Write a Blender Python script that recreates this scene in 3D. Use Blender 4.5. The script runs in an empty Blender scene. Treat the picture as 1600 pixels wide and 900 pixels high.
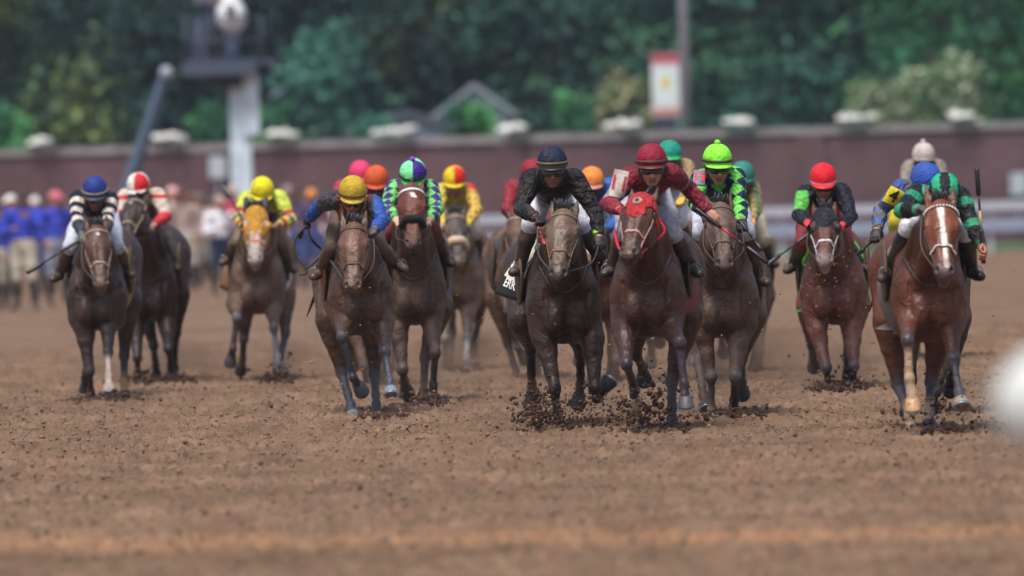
import bpy, math, random
import numpy as np
from mathutils import Vector, Matrix
from mathutils.bvhtree import BVHTree

random.seed(7); RNG = np.random.default_rng(7)
SC = bpy.context.scene
COL = SC.collection
PI = math.pi

# ------------------------------------------------------------------ camera
F_PX = 17777.0                      # 400 mm on a 36 mm sensor, 1600 px wide
CAM = np.array([0.0, 0.0, 1.84])
PITCH = math.atan(160 / F_PX); ROLL = math.radians(-1.6)
Rm = Matrix.Rotation(math.radians(90) - PITCH, 4, 'X') @ Matrix.Rotation(ROLL, 4, 'Z')
cam_d = bpy.data.cameras.new('camera'); cam = bpy.data.objects.new('camera', cam_d); COL.objects.link(cam)
cam.matrix_world = Matrix.Translation(Vector(CAM)) @ Rm
cam_d.sensor_width = 36; cam_d.lens = 400; cam_d.clip_start = 1; cam_d.clip_end = 2500
cam_d.dof.use_dof = True; cam_d.dof.focus_distance = 86.5; cam_d.dof.aperture_fstop = 2.95
SC.camera = cam
SC.render.resolution_x = 1024; SC.render.resolution_y = 576
SC.view_settings.view_transform = 'Standard'; SC.view_settings.look = 'None'
SC.view_settings.exposure = 0.95; SC.view_settings.gamma = 1.0
SC.render.engine = 'CYCLES'
SC.cycles.use_denoising = True
SC.cycles.max_bounces = 6; SC.cycles.transparent_max_bounces = 8
SC.cycles.volume_bounces = 0; SC.cycles.caustics_reflective = False; SC.cycles.caustics_refractive = False

# ------------------------------------------------------------------ sky and sun (bright overcast afternoon)
SUN_EL, SUN_AZ = math.radians(64), math.radians(200)      # azimuth clockwise from +Y: behind the camera, a little left
world = bpy.data.worlds.new('World'); SC.world = world; world.use_nodes = True
wn = world.node_tree; bg = wn.nodes['Background']
sky = wn.nodes.new('ShaderNodeTexSky'); sky.sky_type = 'NISHITA'; sky.sun_disc = False
sky.sun_elevation = SUN_EL; sky.sun_rotation = SUN_AZ; sky.dust_density = 4.0; sky.air_density = 1.0; sky.ozone_density = 1.2
wn.links.new(sky.outputs[0], bg.inputs[0]); bg.inputs[1].default_value = 0.080
sun_d = bpy.data.lights.new('sun', 'SUN'); sun_d.energy = 1.85; sun_d.angle = math.radians(22); sun_d.color = (1.0, 0.945, 0.89)
sun = bpy.data.objects.new('sun', sun_d); COL.objects.link(sun)
sd = Vector((math.sin(SUN_AZ) * math.cos(SUN_EL), math.cos(SUN_AZ) * math.cos(SUN_EL), math.sin(SUN_EL)))
sun.rotation_euler = sd.to_track_quat('Z', 'Y').to_euler(); sun.location = (0, 60, 40)

# ------------------------------------------------------------------ helpers
RN = np.array(Rm.to_3x3())
def ray(px, py):
    d = RN @ np.array([(px - 800) / F_PX, (450 - py) / F_PX, -1.0]); return d
def W(px, py, D):                    # the point of the view line through a photo pixel that lies D metres down the track
    d = ray(px, py); return CAM + d * (D / d[1])
def G(px, py):
    d = ray(px, py); return CAM + d * (-CAM[2] / d[2])
def y0(px): return 290 - (px - 800) * math.tan(-ROLL)
def depth_of(px, gy): return 1.84 * F_PX / (gy - y0(px))
def hx(s):
    s = s.lstrip('#'); v = [int(s[i:i+2], 16) / 255 for i in (0, 2, 4)]
    return np.array([x / 12.92 if x <= .04045 else ((x + .055) / 1.055) ** 2.4 for x in v])
def V3(a): return np.array(a, float)
def unit(a): a = V3(a); return a / (np.linalg.norm(a) + 1e-12)

def tag(o, label=None, cat=None, group=None, kind=None):
    if label: o['label'] = label
    if cat: o['category'] = cat
    if group: o['group'] = group
    if kind: o['kind'] = kind
    return o
def empty(name, loc, label, cat, group=None, rz=0):
    o = bpy.data.objects.new(name, None); COL.objects.link(o); o.location = tuple(loc); o.rotation_euler = (0, 0, rz)
    o.empty_display_size = .1
    return tag(o, label, cat, group)
def mesh_obj(name, verts, faces, mat=None, parent=None, cols=None, smooth=True, facecols=None, flat=False):
    """verts (N,3) in the parent's frame (or the world when there is no parent)"""
    verts = np.asarray(verts, np.float32)
    me = bpy.data.meshes.new(name)
    if isinstance(faces, np.ndarray):
        n = faces.shape[1]; nf = len(faces)
        me.vertices.add(len(verts)); me.vertices.foreach_set('co', verts.ravel())
        me.loops.add(nf * n); me.loops.foreach_set('vertex_index', faces.astype(np.int32).ravel())
        me.polygons.add(nf); me.polygons.foreach_set('loop_start', np.arange(nf, dtype=np.int32) * n)
        try: me.polygons.foreach_set('loop_total', np.full(nf, n, np.int32))
        except Exception: pass
        me.update(calc_edges=True); me.validate()
    else:
        me.from_pydata([tuple(map(float, v)) for v in verts], [], faces); me.update()
    if smooth: me.polygons.foreach_set('use_smooth', np.ones(len(me.polygons), bool))
    if cols is not None:
        a = me.color_attributes.new('Col', 'FLOAT_COLOR', 'POINT')
        c = np.ones((len(verts), 4), np.float32); c[:, :3] = cols; a.data.foreach_set('color', c.ravel())
    if facecols is not None:
        a = me.color_attributes.new('Col', 'FLOAT_COLOR', 'CORNER')
        out = np.ones((len(me.loops), 4), np.float32)
        for p in me.polygons:
            for l in p.loop_indices: out[l, :3] = facecols[p.index]
        a.data.foreach_set('color', out.ravel())
    o = bpy.data.objects.new(name, me); COL.objects.link(o)
    if parent is not None: o.parent = parent
    if mat: me.materials.append(mat)
    return o

class MB:                                  # gathers simple shapes into ONE mesh
    def __init__(s): s.v = []; s.f = []; s.fc = []
    def add(s, v, f, c=None):
        b = len(s.v); s.v += [tuple(map(float, p)) for p in v]; s.f += [tuple(i + b for i in q) for q in f]
        s.fc += [c if c is not None else (1, 1, 1)] * len(f)
    def box(s, lo, hi, c=None, bev=0.0):
        (a, b_, c0), (d, e, f) = lo, hi
        s.add([(a,b_,c0),(d,b_,c0),(d,e,c0),(a,e,c0),(a,b_,f),(d,b_,f),(d,e,f),(a,e,f)],
              [(0,3,2,1),(4,5,6,7),(0,1,5,4),(1,2,6,5),(2,3,7,6),(3,0,4,7)], c)
    def tube(s, pts, r, n=8, c=None, cap=True):
        pts = [V3(p) for p in pts]; m = len(pts)
        rr = r if hasattr(r, '__len__') else [r] * m
        V = []; up = None
        for i, p in enumerate(pts):
            t = unit(pts[min(i + 1, m - 1)] - pts[max(i - 1, 0)])
            if up is None:
                up = V3((0, 0, 1)) if abs(t[2]) < .9 else V3((1, 0, 0))
            a = unit(np.cross(t, up)); b = np.cross(a, t); up = b
            for k in range(n):
                th = 2 * PI * k / n; V.append(p + rr[i] * (a * math.cos(th) + b * math.sin(th)))
        Fc = [(i*n+k, i*n+(k+1) % n, (i+1)*n+(k+1) % n, (i+1)*n+k) for i in range(m-1) for k in range(n)]
        if cap: Fc += [tuple(range(n))[::-1], tuple((m-1)*n + k for k in range(n))]
        s.add(V, Fc, c)
    def ell(s, c0, r, nu=14, nv=9, c=None, rot=None):
        V = []; 
        for j in range(nv + 1):
            ph = PI * j / nv
            for i in range(nu):
                th = 2 * PI * i / nu
                q = V3((r[0]*math.sin(ph)*math.cos(th), r[1]*math.sin(ph)*math.sin(th), r[2]*math.cos(ph)))
                if rot is not None: q = rot @ q
                V.append(V3(c0) + q)
        s.add(V, [(j*nu+i, (j+1)*nu+i, (j+1)*nu+(i+1) % nu, j*nu+(i+1) % nu) for j in range(nv) for i in range(nu)], c)
    def band(s, pts, nrm, w, th, c=None, closed=False):      # a flat strap following pts; nrm = outward normals; w width, th thickness
        m = len(pts); V = []
        for i in range(m):
            a = pts[(i + 1) % m] if closed or i < m - 1 else pts[i]
            b = pts[(i - 1) % m] if closed or i > 0 else pts[i]
            t = unit(V3(a) - V3(b)); nn = unit(nrm[i]); sd_ = unit(np.cross(t, nn))
            for (u, v) in ((-1, 0), (1, 0), (1, 1), (-1, 1)): V.append(V3(pts[i]) + sd_ * w / 2 * u + nn * th * v)
        q = []
        for i in range(m if closed else m - 1):
            j = (i + 1) % m
            for k in range(4): q.append((i*4+k, i*4+(k+1) % 4, j*4+(k+1) % 4, j*4+k))
        if not closed: q += [(3, 2, 1, 0), ((m-1)*4, (m-1)*4+1, (m-1)*4+2, (m-1)*4+3)]
        s.add(V, q, c)
    def build(s, name, mat, parent=None, smooth=True, colored=False):
        org = V3(parent_world(parent)) if parent is not None else V3((0, 0, 0))
        v = np.array(s.v) - org
        return mesh_obj(name, v, s.f, mat, parent, smooth=smooth, facecols=s.fc if colored else None)
def parent_world(o):
    p = V3((0, 0, 0))
    while o is not None: p = p + V3(o.location); o = o.parent
    return p

# ------------------------------------------------------------------ signed-distance modelling: bodies grown as one continuous surface
class Prim:
    __slots__ = ('a','b','ra','rb','ax','k','kind','R','r','col','sm','name','sub')
def cone(a, b, ra, rb, col=(1, 1, 1), sm=.04, flat=None, name='', sub=False):
    p = Prim(); p.kind = 0; p.a = V3(a); p.b = V3(b); p.ra = ra; p.rb = rb; p.col = V3(col); p.sm = sm; p.name = name; p.sub = sub
    p.ax, p.k = (unit(flat[0]), flat[1]) if flat else (None, 1.0); return p
def elli(c, r, col=(1, 1, 1), sm=.04, R=None, name='', sub=False):
    p = Prim(); p.kind = 1; p.a = V3(c); p.b = p.a; p.r = V3(r); p.R = R if R is not None else np.eye(3); p.col = V3(col); p.sm = sm
    p.name = name; p.sub = sub; p.ra = p.rb = float(max(r)); p.ax = None; p.k = 1; return p
def frame(x=None, y=None, z=None):
    """rotation with the given columns (two given, third computed)"""
    if x is None: y = unit(y); z = unit(V3(z) - y * np.dot(y, z)); x = np.cross(y, z)
    elif y is None: x = unit(x); z = unit(V3(z) - x * np.dot(x, z)); y = np.cross(z, x)
    else: x = unit(x); y = unit(V3(y) - x * np.dot(x, y)); z = np.cross(x, y)
    return np.stack([x, y, z], 1)
def ev(p, P, infl=0.0):
    if p.kind == 0:
        q = P - p.a.astype(P.dtype); ba = (p.b - p.a)
        if p.ax is not None:
            ax = p.ax.astype(P.dtype); s = (q @ ax) * (1 / p.k - 1); q = q + s[..., None] * ax
            ba = ba + p.ax * (np.dot(ba, p.ax) * (1 / p.k - 1))
        ba = ba.astype(P.dtype); t = np.clip((q @ ba) / (np.dot(ba, ba) + 1e-9), 0, 1)
        return np.sqrt(((q - t[..., None] * ba) ** 2).sum(-1)) - (p.ra + (p.rb - p.ra) * t) - infl
    q = (P - p.a.astype(P.dtype)) @ p.R.astype(P.dtype); r = (p.r + infl).astype(P.dtype)
    k0 = np.sqrt(((q / r) ** 2).sum(-1)) + 1e-6; k1 = np.sqrt(((q / (r * r)) ** 2).sum(-1)) + 1e-6
    return k0 * (k0 - 1) / k1
def tparam(p, P):
    if p.kind: return np.zeros(len(P))
    ba = p.b - p.a; return np.clip(((P - p.a) @ ba) / (np.dot(ba, ba) + 1e-9), 0, 1)
WV = [(unit(RNG.normal(size=3)), RNG.uniform(0, 6.28)) for _ in range(24)]
def wob(P, freq, n=7, off=0):
    s = 0
    for i in range(n):
        d, ph = WV[(i + off) % 24]; f = freq * (1 + .37 * i)
        s = s + np.sin((P @ (d * f).astype(P.dtype)) + ph + 1.7 * np.sin((P @ (WV[(i + 5) % 24][0] * f * .6).astype(P.dtype)))) / (1 + .25 * i)
    return s / n
def surface(prims, h, infl=0.0, noise=None, clip=None):
    lo = np.min([np.minimum(p.a, p.b) - max(p.ra, p.rb) for p in prims if not p.sub], 0) - infl - 3 * h - .01
    hi = np.max([np.maximum(p.a, p.b) + max(p.ra, p.rb) for p in prims if not p.sub], 0) + infl + 3 * h + .01
    n = np.ceil((hi - lo) / h).astype(int) + 1
    f = np.full(n, .5, np.float32)
    for p in prims:
        pad = p.sm + 2.5 * h + infl
        rr = max(p.ra, p.rb) + pad
        i0 = np.maximum(((np.minimum(p.a, p.b) - rr - lo) / h).astype(int), 0)
        i1 = np.minimum(((np.maximum(p.a, p.b) + rr - lo) / h).astype(int) + 2, n)
        if (i1 <= i0).any(): continue
        gx = [lo[d] + h * np.arange(i0[d], i1[d]) for d in range(3)]
        P = np.stack(np.meshgrid(*gx, indexing='ij'), -1).astype(np.float32)
        d = ev(p, P, infl if not p.sub else 0)
        sl = tuple(slice(i0[k], i1[k]) for k in range(3)); g = f[sl]; k = p.sm
        if p.sub:
            hh = np.maximum(k - np.abs(g + d), 0) / k; f[sl] = np.maximum(g, -d) + hh * hh * k / 4
        else:
            hh = np.maximum(k - np.abs(g - d), 0) / k; f[sl] = np.minimum(g, d) - hh * hh * k / 4
    if clip is not None or noise is not None:
        m = np.abs(f) < .05
        idx = np.argwhere(m); P = (lo + h * idx).astype(np.float32)
        v = f[m]
        if noise is not None: v = v + noise(P)
        if clip is not None: v = np.maximum(v, clip(P))
        f[m] = v
        if clip is not None:
            ins = f < -.04
            idx = np.argwhere(ins)
            if len(idx): f[ins] = np.maximum(f[ins], clip((lo + h * idx).astype(np.float32)))
    f[0] = f[-1] = .5; f[:, 0] = f[:, -1] = .5; f[:, :, 0] = f[:, :, -1] = .5
    return nets(f, lo, h)
def nets(f, lo, h):
    s = f < 0
    c = np.zeros(tuple(k - 1 for k in f.shape), np.int8)
    sl = lambda d, n: slice(d, n - 1 + d)
    for dx in (0, 1):
        for dy in (0, 1):
            for dz in (0, 1): c += s[sl(dx, f.shape[0]), sl(dy, f.shape[1]), sl(dz, f.shape[2])]
    act = (c > 0) & (c < 8); idx = np.argwhere(act)
    vid = -np.ones(act.shape, np.int32); vid[act] = np.arange(len(idx))
    cor = [(x, y, z) for x in (0, 1) for y in (0, 1) for z in (0, 1)]
    val = {q: f[idx[:, 0] + q[0], idx[:, 1] + q[1], idx[:, 2] + q[2]] for q in cor}
    acc = np.zeros((len(idx), 3)); cnt = np.zeros(len(idx))
    for q in cor:
        for d in range(3):
            if q[d] == 0:
                q2 = list(q); q2[d] = 1; q2 = tuple(q2); a, b = val[q], val[q2]
                m = (a < 0) != (b < 0); t = np.where(m, a / np.where(m, a - b, 1), 0)
                pos = np.tile(np.array(q, float), (len(idx), 1)); pos[:, d] = t
                acc += pos * m[:, None]; cnt += m
    V = lo + h * (idx + acc / np.maximum(cnt, 1)[:, None])
    Fs = []
    for d in range(3):
        e, g = (d + 1) % 3, (d + 2) % 3
        A = np.moveaxis(s, (d, e, g), (0, 1, 2)); v = np.moveaxis(vid, (d, e, g), (0, 1, 2))
        a0 = A[:-1, 1:-1, 1:-1]; a1 = A[1:, 1:-1, 1:-1]
        for flip, m in ((False, a0 & ~a1), (True, ~a0 & a1)):
            i, j, k = np.nonzero(m); j = j + 1; k = k + 1
            if not len(i): continue
            q = np.stack([v[i, j-1, k-1], v[i, j, k-1], v[i, j, k], v[i, j-1, k]], 1)
            Fs.append(q[:, ::-1] if flip else q)
    Fc = np.concatenate(Fs); Fc = Fc[(Fc >= 0).all(1)]
    return V, Fc
def colour(prims, V, soft=.012, fn=None):
    pos = [p for p in prims if not p.sub]
    P = V.astype(np.float32); D = np.stack([ev(p, P) for p in pos], 1)
    if fn is not None:
        best = D.argmin(1); C = np.zeros((len(V), 3))
        for i, p in enumerate(pos):
            m = best == i
            if m.any(): C[m] = fn(p, V[m], tparam(p, V[m]))
        return C
    w = np.exp(-np.clip((D - D.min(1, keepdims=True)) / soft, 0, 30)); w /= w.sum(1, keepdims=True)
    return w @ np.stack([p.col for p in pos])
def bvh_of(V, Fc): return BVHTree.FromPolygons([Vector(v) for v in V], [tuple(map(int, q)) for q in Fc])
def cast(bvh, o, d, maxd=3.0):
    loc, nrm, i, dist = bvh.ray_cast(Vector(o), Vector(unit(d)), maxd)
    if loc is None: return None, None
    return V3(loc), V3(nrm)
def smooth_path(pts, n=8):
    pts = [V3(p) for p in pts]
    if len(pts) < 3: return [pts[0] + (pts[-1] - pts[0]) * i / n for i in range(n + 1)]
    P = [2*pts[0]-pts[1]] + pts + [2*pts[-1]-pts[-2]]; out = []
    for i in range(1, len(P) - 2):
        for k in range(n):
            t = k / n; a, b, c_, d = P[i-1], P[i], P[i+1], P[i+2]
            out.append(.5 * (2*b + (c_-a)*t + (2*a-5*b+4*c_-d)*t*t + (3*b-a-3*c_+d)*t**3))
    out.append(pts[-1]); return out

# ------------------------------------------------------------------ materials
MATS = {}
def nodes_of(m):
    m.use_nodes = True; nt = m.node_tree; return nt, nt.nodes['Principled BSDF']
def new(nt, t, **kw):
    n = nt.nodes.new(t)
    for k, v in kw.items(): setattr(n, k, v)
    return n
def mat(name, col=None, rough=.6, metal=0.0, var=.25, scale=30, bump=.15, bscale=120, bdist=.004, src='const', mud=None, mudamt=.0, mudscale=9, spec=.5, sheen=0, coat=0, bump2=None, veins=0.0, speck=None):
    """src: const | attr (vertex colours) | obj (the object's own colour); var: brightness mottling; mud: spatter colour"""
    if name in MATS: return MATS[name]
    m = bpy.data.materials.new(name); nt, b = nodes_of(m); L = nt.links
    tc = new(nt, 'ShaderNodeTexCoord')
    if src == 'const':
        base = new(nt, 'ShaderNodeRGB'); base.outputs[0].default_value = (*[float(x) for x in col], 1); out = base.outputs[0]
    elif src == 'attr':
        base = new(nt, 'ShaderNodeAttribute', attribute_name='Col'); out = base.outputs['Color']
    else:
        base = new(nt, 'ShaderNodeObjectInfo'); out = base.outputs['Color']
    nz = new(nt, 'ShaderNodeTexNoise'); nz.inputs['Scale'].default_value = scale; nz.inputs['Detail'].default_value = 5
    L.new(tc.outputs['Object'], nz.inputs['Vector'])
    mr = new(nt, 'ShaderNodeMapRange'); mr.inputs[1].default_value = .3; mr.inputs[2].default_value = .7
    mr.inputs[3].default_value = 1 - var; mr.inputs[4].default_value = 1 + var
    L.new(nz.outputs[0], mr.inputs[0])
    vm = new(nt, 'ShaderNodeVectorMath', operation='SCALE'); L.new(out, vm.inputs[0]); L.new(mr.outputs[0], vm.inputs['Scale']); out = vm.outputs[0]
    if mud is not None:
        n2 = new(nt, 'ShaderNodeTexNoise'); n2.inputs['Scale'].default_value = mudscale; n2.inputs['Detail'].default_value = 8; n2.inputs['Roughness'].default_value = .72
        L.new(tc.outputs['Object'], n2.inputs['Vector'])
        r2 = new(nt, 'ShaderNodeMapRange'); r2.inputs[1].default_value = .62 - .3 * mudamt; r2.inputs[2].default_value = .78 - .3 * mudamt
        r2.inputs[4].default_value = min(1, .55 + mudamt); L.new(n2.outputs[0], r2.inputs[0])
        mx = new(nt, 'ShaderNodeMix', data_type='RGBA'); L.new(r2.outputs[0], mx.inputs[0]); L.new(out, mx.inputs[6])
        mx.inputs[7].default_value = (*[float(x) for x in mud], 1); out = mx.outputs[2]
        rr = new(nt, 'ShaderNodeMapRange'); rr.inputs[3].default_value = rough; rr.inputs[4].default_value = .9
        L.new(r2.outputs[0], rr.inputs[0]); L.new(rr.outputs[0], b.inputs['Roughness'])
    else: b.inputs['Roughness'].default_value = rough
    L.new(out, b.inputs['Base Color'])
    b.inputs['Metallic'].default_value = metal; b.inputs['Specular IOR Level'].default_value = spec
    if sheen: b.inputs['Sheen Weight'].default_value = sheen
    if coat: b.inputs['Coat Weight'].default_value = coat; b.inputs['Coat Roughness'].default_value = .2
    if speck is not None:                     # fine flecks of thrown dirt stuck to the surface
        n7 = new(nt, 'ShaderNodeTexNoise'); n7.inputs['Scale'].default_value = 75; n7.inputs['Detail'].default_value = 2; L.new(tc.outputs['Object'], n7.inputs['Vector'])
        n8 = new(nt, 'ShaderNodeTexNoise'); n8.inputs['Scale'].default_value = 3.5; n8.inputs['Detail'].default_value = 3; L.new(tc.outputs['Object'], n8.inputs['Vector'])
        ad = new(nt, 'ShaderNodeMath', operation='MULTIPLY_ADD'); L.new(n8.outputs[0], ad.inputs[0]); ad.inputs[1].default_value = .35; L.new(n7.outputs[0], ad.inputs[2])
        r7 = new(nt, 'ShaderNodeMapRange'); r7.inputs[1].default_value = speck[1]; r7.inputs[2].default_value = speck[1] + .05; r7.inputs[4].default_value = .8; L.new(ad.outputs[0], r7.inputs[0])
        m7 = new(nt, 'ShaderNodeMix', data_type='RGBA'); L.new(r7.outputs[0], m7.inputs[0]); L.new(out, m7.inputs[6]); m7.inputs[7].default_value = (*[float(x) for x in speck[0]], 1); L.new(m7.outputs[2], b.inputs['Base Color'])
    if bump and bump2:
        n4 = new(nt, 'ShaderNodeTexNoise'); n4.inputs['Scale'].default_value = bump2[0]; n4.inputs['Detail'].default_value = 3; n4.inputs['Distortion'].default_value = bump2[2]
        L.new(tc.outputs['Object'], n4.inputs['Vector'])
        b4 = new(nt, 'ShaderNodeBump'); b4.inputs['Strength'].default_value = .8; b4.inputs['Distance'].default_value = bump2[1]; L.new(n4.outputs[0], b4.inputs['Height'])
    if veins:
        vo = new(nt, 'ShaderNodeTexVoronoi', feature='DISTANCE_TO_EDGE'); vo.inputs['Scale'].default_value = 5.5; nw = new(nt, 'ShaderNodeTexNoise'); nw.inputs['Scale'].default_value = 5; nw.inputs['Detail'].default_value = 3
        L.new(tc.outputs['Object'], nw.inputs['Vector']); mxv = new(nt, 'ShaderNodeMix', data_type='RGBA'); mxv.inputs[0].default_value = .35; L.new(tc.outputs['Object'], mxv.inputs[6]); L.new(nw.outputs[1], mxv.inputs[7]); L.new(mxv.outputs[2], vo.inputs['Vector'])
        rv = new(nt, 'ShaderNodeMapRange', interpolation_type='SMOOTHSTEP'); rv.inputs[1].default_value = 0; rv.inputs[2].default_value = .06; rv.inputs[3].default_value = 1; rv.inputs[4].default_value = 0; L.new(vo.outputs['Distance'], rv.inputs[0])
        b5 = new(nt, 'ShaderNodeBump'); b5.inputs['Strength'].default_value = .7; b5.inputs['Distance'].default_value = veins; L.new(rv.outputs[0], b5.inputs['Height']); L.new(b5.outputs[0], b4.inputs['Normal'])
    if bump:
        n3 = new(nt, 'ShaderNodeTexNoise'); n3.inputs['Scale'].default_value = bscale; n3.inputs['Detail'].default_value = 4
        L.new(tc.outputs['Object'], n3.inputs['Vector'])
        bp = new(nt, 'ShaderNodeBump'); bp.inputs['Strength'].default_value = bump; bp.inputs['Distance'].default_value = bdist
        L.new(n3.outputs[0], bp.inputs['Height']); L.new(bp.outputs[0], b.inputs['Normal'])
        if bump2: L.new(b4.outputs[0], bp.inputs['Normal'])
    MATS[name] = m; return m
DIRT = hx('#8a6f5c') * .75
COAT = mat('horse_coat', src='attr', rough=.44, var=.30, scale=6, bump=.5, bscale=80, bdist=.004, mud=DIRT * .7, mudamt=.18, mudscale=7, spec=.36, bump2=(6, .038, .8), veins=.0028, speck=(DIRT * .9, .89))
COATD = mat('horse_coat_dusty', src='attr', rough=.52, var=.30, scale=8, bump=.4, bscale=70, bdist=.004, mud=DIRT * .8, mudamt=.38, mudscale=6, spec=.3, bump2=(6, .038, .8), veins=.0028, speck=(DIRT * .9, .855))
SILK = mat('racing_silk', src='attr', rough=.5, var=.16, scale=14, bump=.6, bscale=30, bdist=.012, mud=DIRT * .5, mudamt=.16, mudscale=10, spec=.28, bump2=(9, .07, 2.5))
SILKD = mat('muddy_racing_silk', src='attr', rough=.55, var=.14, scale=14, bump=.5, bscale=26, bdist=.008, mud=DIRT * .6, mudamt=.4, mudscale=7, spec=.28, bump2=(9, .07, 2.5))
SKIN = mat('skin', src='attr', rough=.5, var=.08, scale=40, bump=.1, bscale=200, bdist=.001, mud=DIRT * .5, mudamt=.15, mudscale=25)
HELM = mat('helmet_cover', src='attr', rough=.62, var=.10, scale=20, bump=.5, bscale=38, bdist=.006, mud=DIRT * .6, mudamt=.27, mudscale=13, spec=.22, bump2=(14, .022, 2.0))
LEATH = mat('brown_leather', hx('#4a382c'), rough=.5, bump=.3)
LEATHD = mat('black_leather', hx('#17161a'), rough=.35, bump=.2, mud=DIRT * .6, mudamt=.1)
LEATHM = mat('muddy_leather', hx('#54432f'), rough=.7, bump=.4, mud=DIRT * .6, mudamt=.6)
TACKL = mat('pale_strap', hx('#93826f'), rough=.6, bump=.2)
METAL = mat('bit_steel', hx('#7c7f86'), rough=.45, metal=1, bump=.1)
SHOE = mat('horseshoe_metal', hx('#aab4c4'), rough=.35, metal=.7, bump=.1)
HOOF = mat('hoof_horn', src='attr', rough=.5, var=.2, scale=40, bump=.3, bscale=80)
HAIR = mat('black_hair', hx('#17151a'), rough=.5, bump=.3, var=.3)
GLASS = mat('dark_lens', hx('#0b0b10'), rough=.08, bump=0, coat=1)
CLEAR = mat('smoky_lens', hx('#3a342f'), rough=.12, bump=0, coat=1)
EYE = mat('horse_eye', hx('#0c0806'), rough=.08, bump=0, coat=1)
CLOTH = mat('saddle_cloth_fabric', src='attr', rough=.8, var=.1, bump=.3, bscale=90, mud=DIRT * .6, mudamt=.15, mudscale=14)
CREAM = hx('#cfc4b4')

# ------------------------------------------------------------------ horses
def solve(prev, pdd, px, L, sign, D):
    q = W(px[0], px[1], D + pdd); pr = math.hypot(q[0] - prev[0], q[2] - prev[2])
    dd = pdd + sign * math.sqrt(max(L * L - pr * pr, 0.0004))
    return W(px[0], px[1], D + dd), dd
def hoof_mesh(parent, fet, tip, col, shoe=True, toe=None):
    """a hoof whose ground face is centred on tip; the pastern comes from fet"""
    up = unit(fet - tip); t = V3(toe) if toe is not None else V3((0, -1, 0)); fwd = unit(t - up * np.dot(t, up)); sd_ = np.cross(up, fwd)
    up2 = unit(up + fwd * .35); fwd = unit(fwd - up2 * np.dot(fwd, up2))
    V = []; n = 18
    rings = [(0, .062, 1.12, .006), (.012, .060, 1.1, .004), (.045, .052, 1.05, -.012), (.075, .044, 1.0, -.026), (.085, .034, 1.0, -.03)]
    for z, r, k, o in rings:
        for i in range(n):
            a = 2 * PI * i / n; c, s = math.cos(a), math.sin(a)
            rr = r * (1 - .18 * max(0, -s) ** 3)
            V.append(tip + up2 * z + sd_ * (rr * c) + fwd * (rr * k * s + o))
    Fc = [(j*n+i, j*n+(i+1) % n, (j+1)*n+(i+1) % n, (j+1)*n+i) for j in range(len(rings)-1) for i in range(n)]
    Fc += [tuple(range(n))[::-1], tuple((len(rings)-1)*n+i for i in range(n))]
    org = parent_world(parent); cols = np.tile(V3(col), (len(V), 1))
    h = mesh_obj('hoof', np.array(V) - org, Fc, HOOF, parent, cols=cols)
    if shoe:
        mb = MB(); pts = []
        for i in range(15):
            a = math.radians(-60 + 300 * i / 14) ; a = math.radians(-60) + math.radians(300) * i / 14
            pts.append(tip - up2 * .002 + sd_ * (.054 * math.cos(a)) + fwd * (.058 * math.sin(a) + .004))
        mb.band(pts, [-up2] * 15, .02, .009); s = mb.build('horseshoe', SHOE, h)
        s.location = (0, 0, 0)
    return h
POINTS = hx('#2c282b')            # dark legs of a bay
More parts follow.
